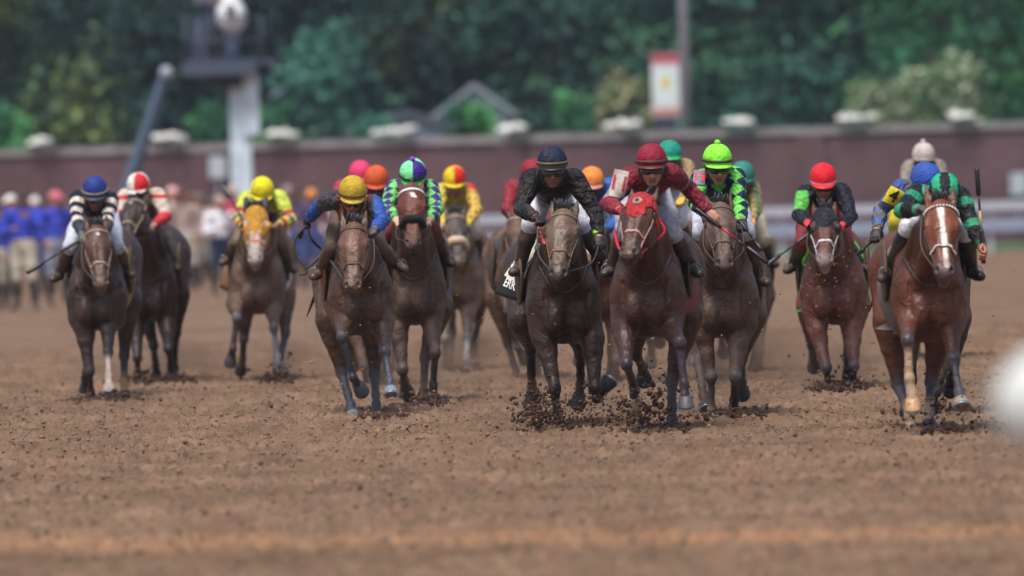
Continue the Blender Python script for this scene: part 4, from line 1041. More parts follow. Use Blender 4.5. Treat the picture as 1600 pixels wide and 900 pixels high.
field(dict(x=215, gy=606, poll=(213, 322), muz=(195, 378), turn=-.5, chest=(234, 505), w=.28, rump=(250, 400), coat=hx('#352823'), face=hx('#3b2e29'), legcol=hx('#312a29'), hw=1.2,
    FL=[(212, 506), (215, 560), (215, 588), (216, 604), '-++'], FR=[(261, 508), (263, 545), (267, 570), (269, 588), '-++'],
    HL=[(240, 540), (243, 570), (245, 590), '+++'], HR=[(276, 520), (272, 560), (270, 575), '+++'],
    marks=[(.14, .2, .0, .0, .013, .013, hx('#c8c4c0'))], forelock=False, label='dark racehorse with its head turned, behind the leftmost horse'),
  dict(hel=(216, 289), pitch=15, yaw=-.3, sh=[(196, 308), (246, 307)], el=[(186, 335), (259, 338)], ha=[(205, 352), (238, 354)], kn=[(200, 372), (250, 374)], ft=[(185, 420), (271, 420)],
    silk=s_redwhite, breeches=hx('#5c4a3e'), bmud=.4, skin=hx('#4a3a36'), gloves=(hx('#b08878'), hx('#b08878')), boots=hx('#40322a'), helm=dict(fn=quarters('#d8d2cc', '#cf2630', 4, None, 0), peak='#d0c8c2', band=None, lens='dark'), label='jockey in white and red silks with a quartered red and white helmet'))
field(dict(x=432, gy=602, poll=(400, 333), muz=(399, 412), chest=(403, 494), w=.285, rump=(413, 400), coat=hx('#5e4b40'), face=hx('#b5aaa4'), muzcol=hx('#8d827c'), legcol=hx('#54535a'), dusty=True,
    hood=dict(col=hx('#b8842a'), t=.56, flare=0, cups='#c8901e', ears='#3c3640'), FL=[(368, 474), (370, 496), (364, 545), (360, 566), '-++', hx('#3a3638')], FR=[(427, 480), (428, 512), (433, 556), (435, 578), '---', hx('#6a6e78')],
    HL=[(381, 530), (379, 560), (376, 578), '+++', hx('#7a6a58')], HR=[(446, 520), (436, 570), (431, 600), '---'],
    nosemat=mat('orange_noseband', hx('#d07828'), rough=.7), cloth=dict(L=hx('#8f6a4c'), R=hx('#b8bccb'), bandR=hx('#d0d4e0'), flareL=.1), label='grey-nosed racehorse in an orange blinker hood'),
  dict(hel=(410, 296), pitch=28, sh=[(386, 311), (436, 310)], el=[(374, 340), (455, 344)], ha=[(381, 356), (432, 352)], kn=[(372, 378), (437, 378)], ft=[(356, 410), (453, 422)],
    silk=s_yellow, breeches=hx('#6e5a48'), bmud=.3, skin=hx('#5c4034'), helm=dict(fn=solid('#d8cc1c'), peak='#d0c41c', band=None, lens='dark'), gloves=(hx('#3a3232'), hx('#8a6658')), boots=hx('#4a4038'),
    label='jockey in bright yellow silks with red and blue sleeve bands'))
field(dict(x=1294, gy=616, poll=(1288, 338), muz=(1289, 414), chest=(1304, 511), w=.31, rump=(1300, 410), coat=hx('#5d342b'), face=hx('#5a3022'), muzcol=hx('#7d7472'), legcol=hx('#37353f'), dusty=True,
    hood=dict(col=hx('#17181e'), t=.42, flare=0, cups='#17181e'), FL=[(1276, 512), (1291, 575), (1294, 600), (1296, 616), '-++'], FR=[(1331, 514), (1334, 572), (1333, 592), (1330, 606), '-++', None, hx('#a89480')],
    HL=[(1268, 538), (1270, 558), (1271, 572), '+++'], HR=[(1325, 560), (1322, 590), (1320, 606), '+++'],
    browmat=mat('white_browband', hx('#cfd2d8')), nosemat=mat('white_noseband', hx('#c8c8cc')), tackmat=mat('white_strap', hx('#bcbec4')), cloth=dict(L=hx('#58d63c'), R=hx('#4ab83a'), flareL=.042, drop=.66), label='red-brown racehorse in a black hood with white cheek straps'),
  dict(hel=(1286, 277), pitch=20, sh=[(1259, 303), (1315, 301)], el=[(1248, 336), (1330, 338)], ha=[(1264, 350), (1313, 354)], kn=[(1254, 378), (1322, 380)], ft=[(1238, 422), (1345, 422)],
    silk=s_redblack, breeches=hx('#7c1c26'), bmud=0, skin=hx('#9a6450'), helm=dict(fn=solid('#d81c2c', '#e8e0e0', .88), peak='#d81c2c', band=None, lens='dark'), gloves=(hx('#e02838'), hx('#e02838')),
    label='jockey in black silks with a red chevron and a bright red helmet'))
field(dict(x=703, gy=586, poll=(712, 342), muz=(716, 414), chest=(714, 486), w=.28, rump=(722, 395), coat=hx('#6e5a4c'), face=hx('#4c423f'), muzcol=hx('#5f4e44'), legcol=hx('#6d6a6c'), dusty=True, shadowroll=(hx('#c2ab93'), .030),
    FL=[(695, 480), (694, 530), (696, 562), (697, 580), '-++'], FR=[(732, 480), (730, 528), (729, 556), (730, 576), '---', hx('#8d8a8e')], HL=[(706, 520), (703, 560), (703, 584), '---'], HR=[(748, 500), (742, 530), (738, 550), '+++'],
    label='dusty grey-brown racehorse with a pale fleece noseband'),
  dict(hel=(710, 278), pitch=20, sh=[(691, 300), (732, 299)], el=[(684, 328), (745, 328)], ha=[(695, 346), (731, 348)], kn=[(688, 362), (740, 364)], ft=[(680, 410), (754, 412)],
    silk=s_yelred, breeches=hx('#b8a8a0'), bmud=.2, skin=hx('#8a5c48'), helm=dict(fn=quarters('#dcc024', '#d02a20', 4, None, 0), peak='#d0b824', band=None, lens=None), gloves=(hx('#c8b030'), hx('#c8b030')),
    label='jockey in yellow silks with red checked sleeve and quartered helmet'))
# horses largely hidden behind the others: the same strides carried to their own places
def moved(src, cx, gy, flip=False, dy=0, **kw):
    """the stride of another horse set down elsewhere on the track"""
    s0 = (src['gy'] - y0(src['x'])); s1 = gy - y0(cx); k = s1 / s0; ax = src['chest'][0]
    sg = -1 if flip else 1; m = lambda p: (cx + (p[0] - ax) * k * sg, gy + (p[1] - src['gy']) * k + dy)
    H = dict(x=cx, gy=gy, detail=0, poll=m(src['poll']), muz=m(src['muz']), chest=m(src['chest']), rump=m(src['rump']), w=src['w'], turn=src.get('turn', 0) * sg)
    for a, b in (('FL', 'FR'), ('FR', 'FL'), ('HL', 'HR'), ('HR', 'HL')):
        q = src[b if flip else a]; n = 3 if a[0] == 'F' else 2
        H[a] = [m(p) if isinstance(p, tuple) else p for p in q[:n + 2]]
    H.update(kw); return H
HH = [h for h, j in HORSES]
h9, h10, h17, h14, h4, h5, h1, h2, h3_, h16, h8 = HH
field(moved(h16, 582, 612, coat=hx('#5a4334'), dusty=True, label='light brown racehorse hidden behind the yellow helmet rider, orange helmet above'),
  dict(hel=(588, 279), pitch=20, detail=0, silk=plain('#a8261e', '#2c54a0'), breeches=hx('#c0b8b0'), skin=hx('#5a3c32'), helm=dict(fn=solid('#c8542a'), peak='#b84a26', band=None, lens='dark'), label='jockey in an orange-red helmet behind the yellow helmet jockey'))
field(moved(h8, 566, 590, coat=hx('#4a382e'), dusty=True, label='racehorse almost hidden at the back, under the pink helmet rider'),
  dict(hel=(563, 270), pitch=15, detail=0, silk=plain('#c02a48'), breeches=hx('#c0b8b0'), skin=hx('#7a5444'), helm=dict(fn=solid('#d8386a'), peak='#c8305c', band=None, lens='dark'), label='jockey in a bright pink helmet furthest back behind the orange one'))
field(moved(h4, 822, 600, coat=hx('#5a4335'), dusty=True, label='tan-brown racehorse showing left of the very dark horse'),
  dict(hel=(832, 268), pitch=10, detail=0, silk=plain('#8c1c2a'), breeches=hx('#b08a80'), skin=hx('#7a5444'), helm=dict(fn=solid('#8c2030'), peak='#7c1c2a', band=None, lens='dark'), label='jockey in dark red silks partly hidden behind the black-clad jockey'))
field(moved(h16, 936, 604, coat=hx('#5e3426'), dusty=True, marks=[(.1, .85, 0, 0, .03, .025, hx('#cfc8c2'))], legcol=hx('#5c5c66'), label='bay racehorse with a white face between the two leading horses'),
  dict(hel=(925, 281), pitch=15, detail=0, silk=plain('#1f5fb4'), breeches=hx('#c0c4d0'), skin=hx('#4a3630'), helm=dict(fn=solid('#e0863a', '#b88a9a', .9), peak='#c88a70', band=None, lens='dark'), sh=[(906, 302), (952, 292)], label='jockey in a light orange helmet and blue silks between the leaders'))
field(moved(h10, 1036, 606, dy=0, coat=hx('#54402f'), dusty=True, label='racehorse behind the red hooded horse, under the teal helmet rider'),
  dict(hel=(1046, 240), pitch=5, detail=0, silk=plain('#9c8058', '#a58a5c'), breeches=hx('#c9ccd8'), bmud=-.2, skin=hx('#5a4034'), gloves=(hx('#c8a040'), hx('#c8a040')), helm=dict(fn=solid('#178a78', '#3fc070', .88), peak='#3aa860', band=None, lens='dark'),
    sh=[(1022, 264), (1072, 262)], el=[(1014, 292), (1078, 296)], ha=[(1030, 312), (1064, 314)], kn=[(1024, 345), (1062, 345)], ft=[(1020, 392), (1074, 392)], label='jockey in a teal helmet and mud-tan silks behind the crimson jockey'))
field(moved(h16, 1160, 590, coat=hx('#4c382e'), dusty=True, label='racehorse hidden behind the lime helmet rider, only its flank showing'),
  dict(hel=(1160, 272), pitch=15, detail=0, silk=diamonds('#a8843c', '#2c6a4c', .07), breeches=hx('#b0a890'), skin=hx('#7a5444'), helm=dict(fn=solid('#2f7a70'), peak='#2a6a64', band=None, lens='dark'), gloves=(hx('#c08a3c'), hx('#c08a3c')),
    sh=[(1136, 292), (1174, 293)], el=[(1130, 320), (1183, 322)], ha=[(1145, 340), (1174, 348)], label='jockey in gold and green silks showing behind the number 19 jockey'))
field(moved(h16, 1447, 658, flip=True, coat=hx('#3c2b25'), legcol=hx('#2c2c33'), dusty=True, detail=1, cloth=dict(L=hx('#d8c828'), R=hx('#1a1a1a')), label='dark racehorse directly behind the bay with the blaze'),
  dict(hel=(1447, 279), pitch=25, yaw=.6, detail=1, sh=[(1408, 297), (1462, 302)], el=[(1376, 328), (1480, 335)], ha=[(1369, 366), (1462, 352)], eds=(1, -1), kn=[(1402, 372), (1475, 372)], ft=[(1390, 420), (1488, 420)],
    silk=s_blue4, muddy=True, breeches=hx('#b8a818'), bmud=.1, skin=hx('#b08468'), helm=dict(fn=solid('#2c4fa4'), peak='#2c4a94', band=None, lens=None), label='jockey in mud-streaked blue silks numbered 4 with his arm out'))
field(moved(h8, 1443, 568, coat=hx('#3c3029'), dusty=True, label='racehorse at the back hidden behind the two far right runners'),
  dict(hel=(1443, 242), pitch=5, detail=0, silk=plain('#8d8378', '#8d8378'), breeches=hx('#8a8078'), skin=hx('#8a5c48'), helm=dict(fn=solid('#b8b0a8'), peak='#9a8c7c', band=None, pom='#c0b6b0', lens='dark'), sh=[(1421, 262), (1466, 262)],
    el=[(1414, 292), (1474, 292)], ha=[(1430, 312), (1456, 312)], kn=[(1420, 330), (1468, 330)], ft=[(1414, 378), (1474, 378)], label='rider in muddy pale grey silks and a pale pompomed helmet, highest at far right'))
import os
ONLY = os.environ.get('ONLY')
for i, (Hd, Jd) in enumerate(HORSES):
    if ONLY and str(i) not in ONLY.split(','): continue
    build_horse(Hd); build_jockey(Jd, Hd)

# ------------------------------------------------------------------ numbers, lettering, whips, loose reins
if not ONLY:
    JK = [j for h, j in HORSES]; HS = [h for h, j in HORSES]
    flatm = lambda nm, c: mat(nm, hx(c), rough=.7, bump=.1, mud=DIRT * .6, mudamt=.02, mudscale=30)
    def sleeve_number(J, px, txt, w_, h_, size, ang, pc, tc, nm):
        jd = J['_']; s = jd['S']; D = s['sh'][0][1]
        c = W(px[0], px[1], D); a = math.radians(ang); ex = V3((math.cos(a), 0, math.sin(a))); ez = V3((-math.sin(a), 0, math.cos(a))); d = V3((0, 1, 0))
        if pc:
            v, f_ = patch_grid(w_, h_, taper=.12); pt = decal('number_patch', jd['jb'], c, ex, ez, d, v, f_, .004, flatm('patch_' + pc[1:], pc), jd['jacket'])
        v, f_ = text_mesh(txt, size); decal('sleeve_number', jd['jb'], c, ex, ez, d, [(p[0], p[1]) for p in v], f_, .008, flatm('number_' + tc[1:], tc), jd['jacket'])
    sleeve_number(JK[1], (967, 287), '11', .12, .20, .15, -14, '#a1978f', '#9a2430', 'p')
    sleeve_number(JK[3], (1092, 277), '19', .095, .11, .105, -6, '#6e7484', '#d63b3b', 'p')
    sleeve_number(JK[17], (1396, 307), '4', .125, .13, .13, -28, '#e2cf2a', '#15151a', 'p')
    def cloth_text(H, side, txt, u, v, size, c, d_world=(0, 1, 0)):
        Vs, nu, nv, co = H['_']['cloth'][side]; root = parent_world(co)
        b = BVHTree.FromPolygons([Vector(p) for p in Vs], [(j*(nu+1)+i, j*(nu+1)+i+1, (j+1)*(nu+1)+i+1, (j+1)*(nu+1)+i) for j in range(nv) for i in range(nu)])
        g = lambda uu, vv: V3(Vs[int(round(vv * nv)) * (nu + 1) + int(round(uu * nu))])
        c0 = g(u, v); ex = unit(g(0, v) - g(1, v)) * (1 if side < 0 else -1); ez = unit(g(u, max(0, v - .12)) - g(u, min(1, v + .06))); n = np.cross(ex, ez)
        if n[0] * side < 0: n = -n; ex = -ex
        vv, ff = text_mesh(txt, size); decal('lettering', b, c0, ex, ez, -n, [(p[0] * 1.7, p[1]) for p in vv], ff, .006, flatm('letters_' + c[1:], c), co)
    cloth_text(HS[0], -1, 'ERR', .5, .84, .095, '#e8e6e0')
    cloth_text(HS[16 + 1], -1, '4', .4, .6, .16, '#15151a')
    hand = lambda j, i: JK[j]['_']['S']['ha'][i]
    def whip(j, i, a, b, label, **k):
        D = hand(j, i)[1] - .01; whip_obj(W(a[0], a[1], D + k.pop('da', 0)), W(b[0], b[1], D + k.pop('db', -.15)), label, **k)
    whip(1, 1, (1086, 325), (1200, 411), 'black whip with a red shaft in the outstretched hand of the crimson jockey', mid='#b02234')
    whip(2, 1, (1537, 412), (1526, 262), 'black whip with a gilt shaft held upright at far right', mid='#b09a55', db=.05)
    whip(3, 1, (1155, 344), (1190, 391), 'short black whip by the knee of the lime helmet jockey', col='#1f1c1c')
    whip(9, 0, (1270, 361), (1198, 414), 'dark whip pointing down left from the red helmet jockey', col='#2a2a30')
    whip(6, 0, (131, 371), (42, 427), 'long black whip sticking out to the left of the leftmost jockey')
    whip(4, 0, (482, 338), (468, 372), 'black whip gripped in the flung-out hand of the yellow helmet jockey', db=.25)
    whip(8, 0, (389, 358), (346, 288), 'dark whip raised beside the bright yellow jockey', db=.3, col='#2c2c32')
    whip(17, 0, (1372, 368), (1340, 398), 'blurred dark whip hanging from the hand of the number 4 jockey', db=.3, col='#2c2c32')
    whip(0, 0, (838, 347), (852, 384), 'short red whip in the right glove of the black-clad jockey', col='#8d2028')
    h = HS[4]; root4 = h['_']['ob']; Hd4 = hand(4, 0)
    for pts in (((479, 352), (461, 374), (463, 398), (479, 424), (467, 430)), ((480, 350), (487, 374), (510, 398), (538, 427)), ((528, 372), (500, 402), (479, 420))):
        P_ = [W(x, y, Hd4[1] - .02 + .0 * i) for i, (x, y) in enumerate(pts)]
        if pts[-1] == (538, 427): P_[-1] = h['_']['bits'][0]
        b = MB(); b.tube(smooth_path(P_, 6), .011, 6); b.build('loose_rein', mat('worn_rein', hx('#3a3430'), rough=.7), root4)
    # red reins and ring on the hooded horse
    hh = HS[1]['_']; b = MB()
    pts = [W(x, y, D_) for (x, y, D_) in ((958, 372, hh['D'] - .55), (963, 398, hh['D'] - .75))]
    b.tube(smooth_path([W(960, 360, hh['D'] - .3), W(966, 385, hh['D'] - .6), hh['bits'][0]], 6), .011, 6)
    b.tube(smooth_path([hh['bits'][1], W(1014, 384, hh['D'] - .55), W(1038, 362, hh['D'] - .3), W(1028, 340, hh['D'] - .05)], 6), .011, 6)
    b.build('red_rein', mat('red_rein', hx('#c01f38'), rough=.5), hh['ob'])

# ------------------------------------------------------------------ the track
def fnoise(nx, ny, dx, dy, lo, hi, seed, ax=1.0, ay=1.0):
    r = np.random.default_rng(seed); w = np.fft.rfft2(r.normal(size=(nx, ny)))
    kx = np.fft.fftfreq(nx, dx)[:, None] * ax; ky = np.fft.rfftfreq(ny, dy)[None] * ay; k = np.sqrt(kx**2 + ky**2)
    f = np.exp(-(k * lo) ** 2) * (1 - np.exp(-(k * hi) ** 2)); o = np.fft.irfft2(w * f, s=(nx, ny)); return o / o.std()
XS, YS0, YS1 = 8.4, 38.0, 140.0; dx_, dy_ = .028, .085
nx, ny = int(2 * XS / dx_), int((YS1 - YS0) / dy_)
g1 = fnoise(nx, ny, dx_, dy_, .10, .5, 1); g2 = fnoise(nx, ny, dx_, dy_, .05, .16, 2); g3 = fnoise(nx, ny, dx_, dy_, .8, 4, 3); g4 = fnoise(nx, ny, dx_, dy_, .06, .25, 4, ax=1, ay=.06)
gx = np.linspace(-XS, XS, nx); gy_ = np.linspace(YS0, YS1, ny)
edge = np.clip(np.minimum(np.minimum(gx[:, None] + XS, XS - gx[:, None]) / .6, np.minimum(gy_[None] - YS0, YS1 - gy_[None]) / 4), 0, 1)
groove = np.clip((gx[:, None] - 1.2) / 2, 0, 1) * np.clip((82 - gy_[None]) / 14, 0, 1)
Zg = .019 * g1 * (.6 + .5 * np.abs(g3)) + .018 * np.maximum(g2, 0) ** 1.5 + .014 * g3 + groove * .012 * g4 + .004 * g4
Zg = np.clip(Zg, -.05, .06)
hoofs = []
for H, J in HORSES:
    if '_' not in H: continue
    r_ = H['_']['root']
    for k in range(10): hoofs.append((r_[0] + RNG.normal() * .35, r_[1] + RNG.uniform(-1.0, 4)))
for _ in range(500): hoofs.append((RNG.uniform(-6, 6), RNG.uniform(70, 125)))
for (a, b_) in hoofs:                       # hoof prints: a dent with a thrown-up rim
    i0 = int((a - .35 + XS) / dx_); i1 = int((a + .35 + XS) / dx_); j0 = int((b_ - .5 - YS0) / dy_); j1 = int((b_ + .5 - YS0) / dy_)
    if i0 < 0 or j0 < 0 or i1 >= nx or j1 >= ny: continue
    rr = np.sqrt(((gx[i0:i1, None] - a) / .13) ** 2 + ((gy_[None, j0:j1] - b_) / .22) ** 2)
    Zg[i0:i1, j0:j1] += -.035 * np.exp(-rr ** 2) + .018 * np.exp(-((rr - 1.3) / .4) ** 2)
Zg = Zg * edge + .012 * edge
Vg = np.stack(np.broadcast_arrays(gx[:, None], gy_[None], Zg), -1).reshape(-1, 3)
ii, jj = np.meshgrid(np.arange(nx - 1), np.arange(ny - 1), indexing='ij'); a_ = (ii * ny + jj).ravel()
Fg = np.stack([a_, a_ + ny, a_ + ny + 1, a_ + 1], 1)
def zat(x, y):
    i = np.clip(((x + XS) / dx_).astype(int), 0, nx - 1); j = np.clip(((y - YS0) / dy_).astype(int), 0, ny - 1); return Zg[i, j]
def dirt_mat(name, near):
    m = bpy.data.materials.new(name); nt, b = nodes_of(m); L = nt.links; tc = new(nt, 'ShaderNodeTexCoord')
    mp = new(nt, 'ShaderNodeMapping'); mp.inputs['Scale'].default_value = (1, .35, 1); L.new(tc.outputs['Object'], mp.inputs[0])
    n1 = new(nt, 'ShaderNodeTexNoise'); n1.inputs['Scale'].default_value = 2.2; n1.inputs['Detail'].default_value = 12; n1.inputs['Roughness'].default_value = .75; L.new(mp.outputs[0], n1.inputs['Vector'])
    cr = new(nt, 'ShaderNodeValToRGB'); e = cr.color_ramp.elements
    e[0].position = .28; e[0].color = (*(hx('#4e4036')), 1); e[1].position = .72; e[1].color = (*(hx('#8b745f')), 1)
    q = cr.color_ramp.elements.new(.5); q.color = (*(hx('#715c4a')), 1); L.new(n1.outputs[0], cr.inputs[0])
    # a band of redder, sandier soil lies across the track
    sx = new(nt, 'ShaderNodeSeparateXYZ'); L.new(tc.outputs['Object'], sx.inputs[0])
    n3 = new(nt, 'ShaderNodeTexNoise'); n3.inputs['Scale'].default_value = 1.3; n3.inputs['Detail'].default_value = 5; L.new(tc.outputs['Object'], n3.inputs['Vector'])
    ad = new(nt, 'ShaderNodeMath', operation='MULTIPLY_ADD'); L.new(sx.outputs[0], ad.inputs[0]); ad.inputs[1].default_value = .55; L.new(sx.outputs[1], ad.inputs[2])
    a2 = new(nt, 'ShaderNodeMath', operation='MULTIPLY_ADD'); L.new(n3.outputs[0], a2.inputs[0]); a2.inputs[1].default_value = 1.6; L.new(ad.outputs[0], a2.inputs[2])
    su = new(nt, 'ShaderNodeMath', operation='SUBTRACT'); L.new(a2.outputs[0], su.inputs[0]); su.inputs[1].default_value = 57.9 + .8
    ab = new(nt, 'ShaderNodeMath', operation='ABSOLUTE'); L.new(su.outputs[0], ab.inputs[0])
    mr = new(nt, 'ShaderNodeMapRange'); mr.inputs[1].default_value = 1.9; mr.inputs[2].default_value = .1; mr.inputs[3].default_value = 0; mr.inputs[4].default_value = .42; L.new(ab.outputs[0], mr.inputs[0])
    mx = new(nt, 'ShaderNodeMix', data_type='RGBA'); L.new(mr.outputs[0], mx.inputs[0]); mx.inputs[7].default_value = (*hx('#a67a55'), 1)
    n5 = new(nt, 'ShaderNodeTexNoise'); n5.inputs['Scale'].default_value = 3.5; n5.inputs['Detail'].default_value = 6; n5.inputs['Roughness'].default_value = .65; L.new(mp.outputs[0], n5.inputs['Vector'])
    r5 = new(nt, 'ShaderNodeMapRange'); r5.inputs[1].default_value = .5; r5.inputs[2].default_value = .68; r5.inputs[3].default_value = 0; r5.inputs[4].default_value = .55; L.new(n5.outputs[0], r5.inputs[0])
    m5 = new(nt, 'ShaderNodeMix', data_type='RGBA'); L.new(r5.outputs[0], m5.inputs[0]); L.new(cr.outputs[0], m5.inputs[6]); m5.inputs[7].default_value = (*hx('#79564a'), 1)
    n6 = new(nt, 'ShaderNodeTexNoise'); n6.inputs['Scale'].default_value = .35; n6.inputs['Detail'].default_value = 4; L.new(tc.outputs['Object'], n6.inputs['Vector'])
    r6 = new(nt, 'ShaderNodeMapRange'); r6.inputs[1].default_value = .35; r6.inputs[2].default_value = .65; r6.inputs[3].default_value = .86; r6.inputs[4].default_value = 1.12; L.new(n6.outputs[0], r6.inputs[0])
    v6 = new(nt, 'ShaderNodeVectorMath', operation='SCALE'); L.new(m5.outputs[2], v6.inputs[0]); L.new(r6.outputs[0], v6.inputs['Scale']); L.new(v6.outputs[0], mx.inputs[6])
    L.new(mx.outputs[2], b.inputs['Base Color']); b.inputs['Roughness'].default_value = .95; b.inputs['Specular IOR Level'].default_value = .1
    n2 = new(nt, 'ShaderNodeTexNoise'); n2.inputs['Scale'].default_value = 22; n2.inputs['Detail'].default_value = 8; L.new(mp.outputs[0], n2.inputs['Vector'])
    bp = new(nt, 'ShaderNodeBump'); bp.inputs['Strength'].default_value = .7; bp.inputs['Distance'].default_value = .03; L.new(n2.outputs[0], bp.inputs['Height']); L.new(bp.outputs[0], b.inputs['Normal'])
    return m
DM = dirt_mat('track_dirt', True)
o = mesh_obj('dirt_track', Vg, Fg, DM); tag(o, kind='structure')
mb = MB(); mb.add([(-400, -40, -.03), (400, -40, -.03), (400, 900, -.03), (-400, 900, -.03)], [(0, 1, 2, 3)]); o = mb.build('ground', DM); tag(o, kind='structure')
GRASS = mat('turf', hx('#3f6a3a') * .6, rough=.9, var=.3, scale=1.5, bump=.5, bscale=30, bdist=.03)
mb = MB(); mb.add([(1.5, 270, -.02), (90, 270, -.02), (90, 299, -.02), (1.5, 299, -.02)], [(0, 1, 2, 3)]); tag(mb.build('turf_course', GRASS), kind='structure')
mb = MB(); mb.add([(-120, 301, -.02), (120, 301, -.02), (120, 460, -.02), (-120, 460, -.02)], [(0, 1, 2, 3)]); tag(mb.build('lawn', GRASS), kind='structure')

ICO = [(0, -1, 1.618), (0, 1, 1.618), (0, -1, -1.618), (0, 1, -1.618), (-1, 1.618, 0), (1, 1.618, 0), (-1, -1.618, 0), (1, -1.618, 0), (1.618, 0, -1), (1.618, 0, 1), (-1.618, 0, -1), (-1.618, 0, 1)]
ICO = np.array(ICO) / 1.9
from itertools import combinations
ICF = []
for a, b_, c in combinations(range(12), 3):
    A3, B3, C3 = ICO[a], ICO[b_], ICO[c]
    if all(abs(np.linalg.norm(p - q) - 2 / 1.9) < .01 for p, q in ((A3, B3), (B3, C3), (A3, C3))):
        ICF.append((a, b_, c) if np.dot(np.cross(B3 - A3, C3 - A3), A3) > 0 else (a, c, b_))
ICF = np.array(ICF)
def lumps(C, R_, seed=0):
    r = np.random.default_rng(seed); n = len(C)
    base = ICO[None] * (1 + r.uniform(-.35, .35, (n, 12, 1))) * (1 + r.uniform(-.35, .35, (n, 1, 3)))
    V = C[:, None] + base * R_[:, None, None]
    return V.reshape(-1, 3), (ICF[None] + 12 * np.arange(n)[:, None, None]).reshape(-1, 3)
CLOD = mat('damp_clods', hx('#44332c'), rough=.95, var=.35, scale=9, bump=.4, spec=.15)
CLODL = mat('dry_clods', hx('#7c6655'), rough=.95, var=.35, scale=9, bump=.4, spec=.15)
n = 60000; yy = RNG.uniform(0, 1, n) ** .9 * 62 + 44; half = yy * .047 + .3; xx = RNG.uniform(-1, 1, n) * half
rr = .0035 + .013 * RNG.random(n) ** 3.5
V, Fc = lumps(np.stack([xx, yy, zat(xx, yy) + rr * .4], 1), rr, 5); o = mesh_obj('loose_clods', V, Fc, CLODL, smooth=False)
tag(o, 'small crumbs of dry brown dirt strewn over the track', 'dirt', kind='stuff')
n = 3200; yy = RNG.uniform(0, 1, n) ** .8 * 50 + 60; xx = RNG.uniform(-1, 1, n) * (yy * .047 + .3); rr = .004 + .017 * RNG.random(n) ** 6
V, Fc = lumps(np.stack([xx, yy, zat(xx, yy) + rr * .4], 1), rr, 6); o = mesh_obj('damp_clods', V, Fc, mat('half_damp_clods', hx('#5c483c'), rough=.95, var=.4, scale=9), smooth=False)
tag(o, 'darker damp clods of dirt scattered over the track', 'dirt', kind='stuff')
# dirt thrown up by the hooves
def splash(name, label, D, blobs, seed):
    """blobs: (px, py, sx, sy, depth spread m, count, size m)"""
    r = np.random.default_rng(seed); Cs, Rs = [], []
    for px, py, sx, sy, sd_, n, sz in blobs:
        for _ in range(int(n * 1.35)):
            dd = r.normal() * sd_; p = W(px + r.normal() * sx, py + r.normal() * sy, D + dd)
            if p[2] < .01: p[2] = .025 + .03 * r.random()
            Cs.append(p); Rs.append(sz * (.2 + 1.9 * r.random() ** 4))
    V, Fc = lumps(np.array(Cs), np.array(Rs), seed); o = mesh_obj(name, V, Fc, CLOD, smooth=False); tag(o, label, 'flying dirt', kind='stuff'); return o
def gyD(x, gy): return depth_of(x, gy)
SPL = [
 ('dirt kicked up in dark lumps under the very dark brown horse', gyD(870, 680), [(846, 652, 23, 23, .35, 600, .010), (880, 679, 34, 6, .3, 380, .011), (838, 640, 20, 16, .3, 240, .008), (925, 652, 18, 20, .3, 300, .0085), (870, 630, 38, 28, .3, 260, .005), (905, 640, 50, 40, .4, 260, .0035)]),
 ('dirt kicked up between the hooves of the red hooded horse', gyD(1010, 682), [(1008, 650, 26, 26, .35, 560, .010), (1015, 681, 34, 6, .3, 280, .011), (1020, 615, 26, 32, .4, 240, .007), (985, 650, 22, 20, .3, 200, .009), (1020, 600, 40, 50, .4, 300, .0038)]),
 ('dark heap of dirt thrown up behind the mud-covered horse', gyD(1145, 662), [(1150, 653, 17, 6, .3, 600, .011), (1168, 658, 12, 4, .3, 200, .010), (1095, 655, 12, 5, .3, 110, .011)]),
 ('dark heap of dirt under the bay with the blaze', gyD(1475, 684), [(1476, 677, 14, 4, .2, 420, .012), (1430, 665, 34, 13, .4, 110, .009), (1500, 630, 40, 34, .6, 260, .005), (1400, 640, 24, 30, .6, 160, .004), (1540, 660, 16, 14, .5, 50, .009), (1470, 640, 10, 18, .2, 120, .008)]),
 ('dirt splashing round the hooves of the leftmost horse', gyD(160, 634), [(150, 637, 19, 4, .3, 420, .012), (185, 630, 16, 7, .3, 150, .011), (196, 634, 8, 4, .2, 110, .012)]),
 ('dirt rising round the hooves of the dark horse with turned head', gyD(235, 607), [(232, 603, 16, 6, .5, 330, .010), (275, 600, 10, 6, .5, 160, .010), (222, 590, 10, 10, .5, 70, .008)]),
 ('little heap of dirt under the yellow helmet rider\'s horse', gyD(590, 660), [(590, 659, 13, 2.5, .2, 260, .011), (625, 660, 12, 3, .2, 70, .010)]),
 ('dirt flung up by the bay with the sheepskin noseband', gyD(665, 640), [(672, 636, 15, 8, .5, 260, .009), (640, 645, 14, 5, .5, 90, .009)]),
 ('dirt puffing up under the orange hooded horse', gyD(432, 606), [(432, 602, 12, 8, .5, 170, .009), (440, 590, 10, 12, .5, 60, .008)]),
 ('dirt bursting round the front hooves of the black hooded horse', gyD(1315, 617), [(1322, 612, 17, 6, .5, 420, .009), (1290, 612, 12, 4, .5, 150, .009), (1300, 590, 22, 14, .5, 70, .006)]),
 ('dust of dirt under the horse with the pale fleece noseband', gyD(730, 587), [(732, 583, 11, 6, .5, 130, .009)])]
for i, (lb, D, bl) in enumerate(SPL): bl = bl if i < 4 else [(a, b, c * 1.25, d * 1.4, e, int(f * 1.6), g * 1.6) for a, b, c, d, e, f, g in bl]; splash('flying_dirt', lb, D, bl, 40 + i)
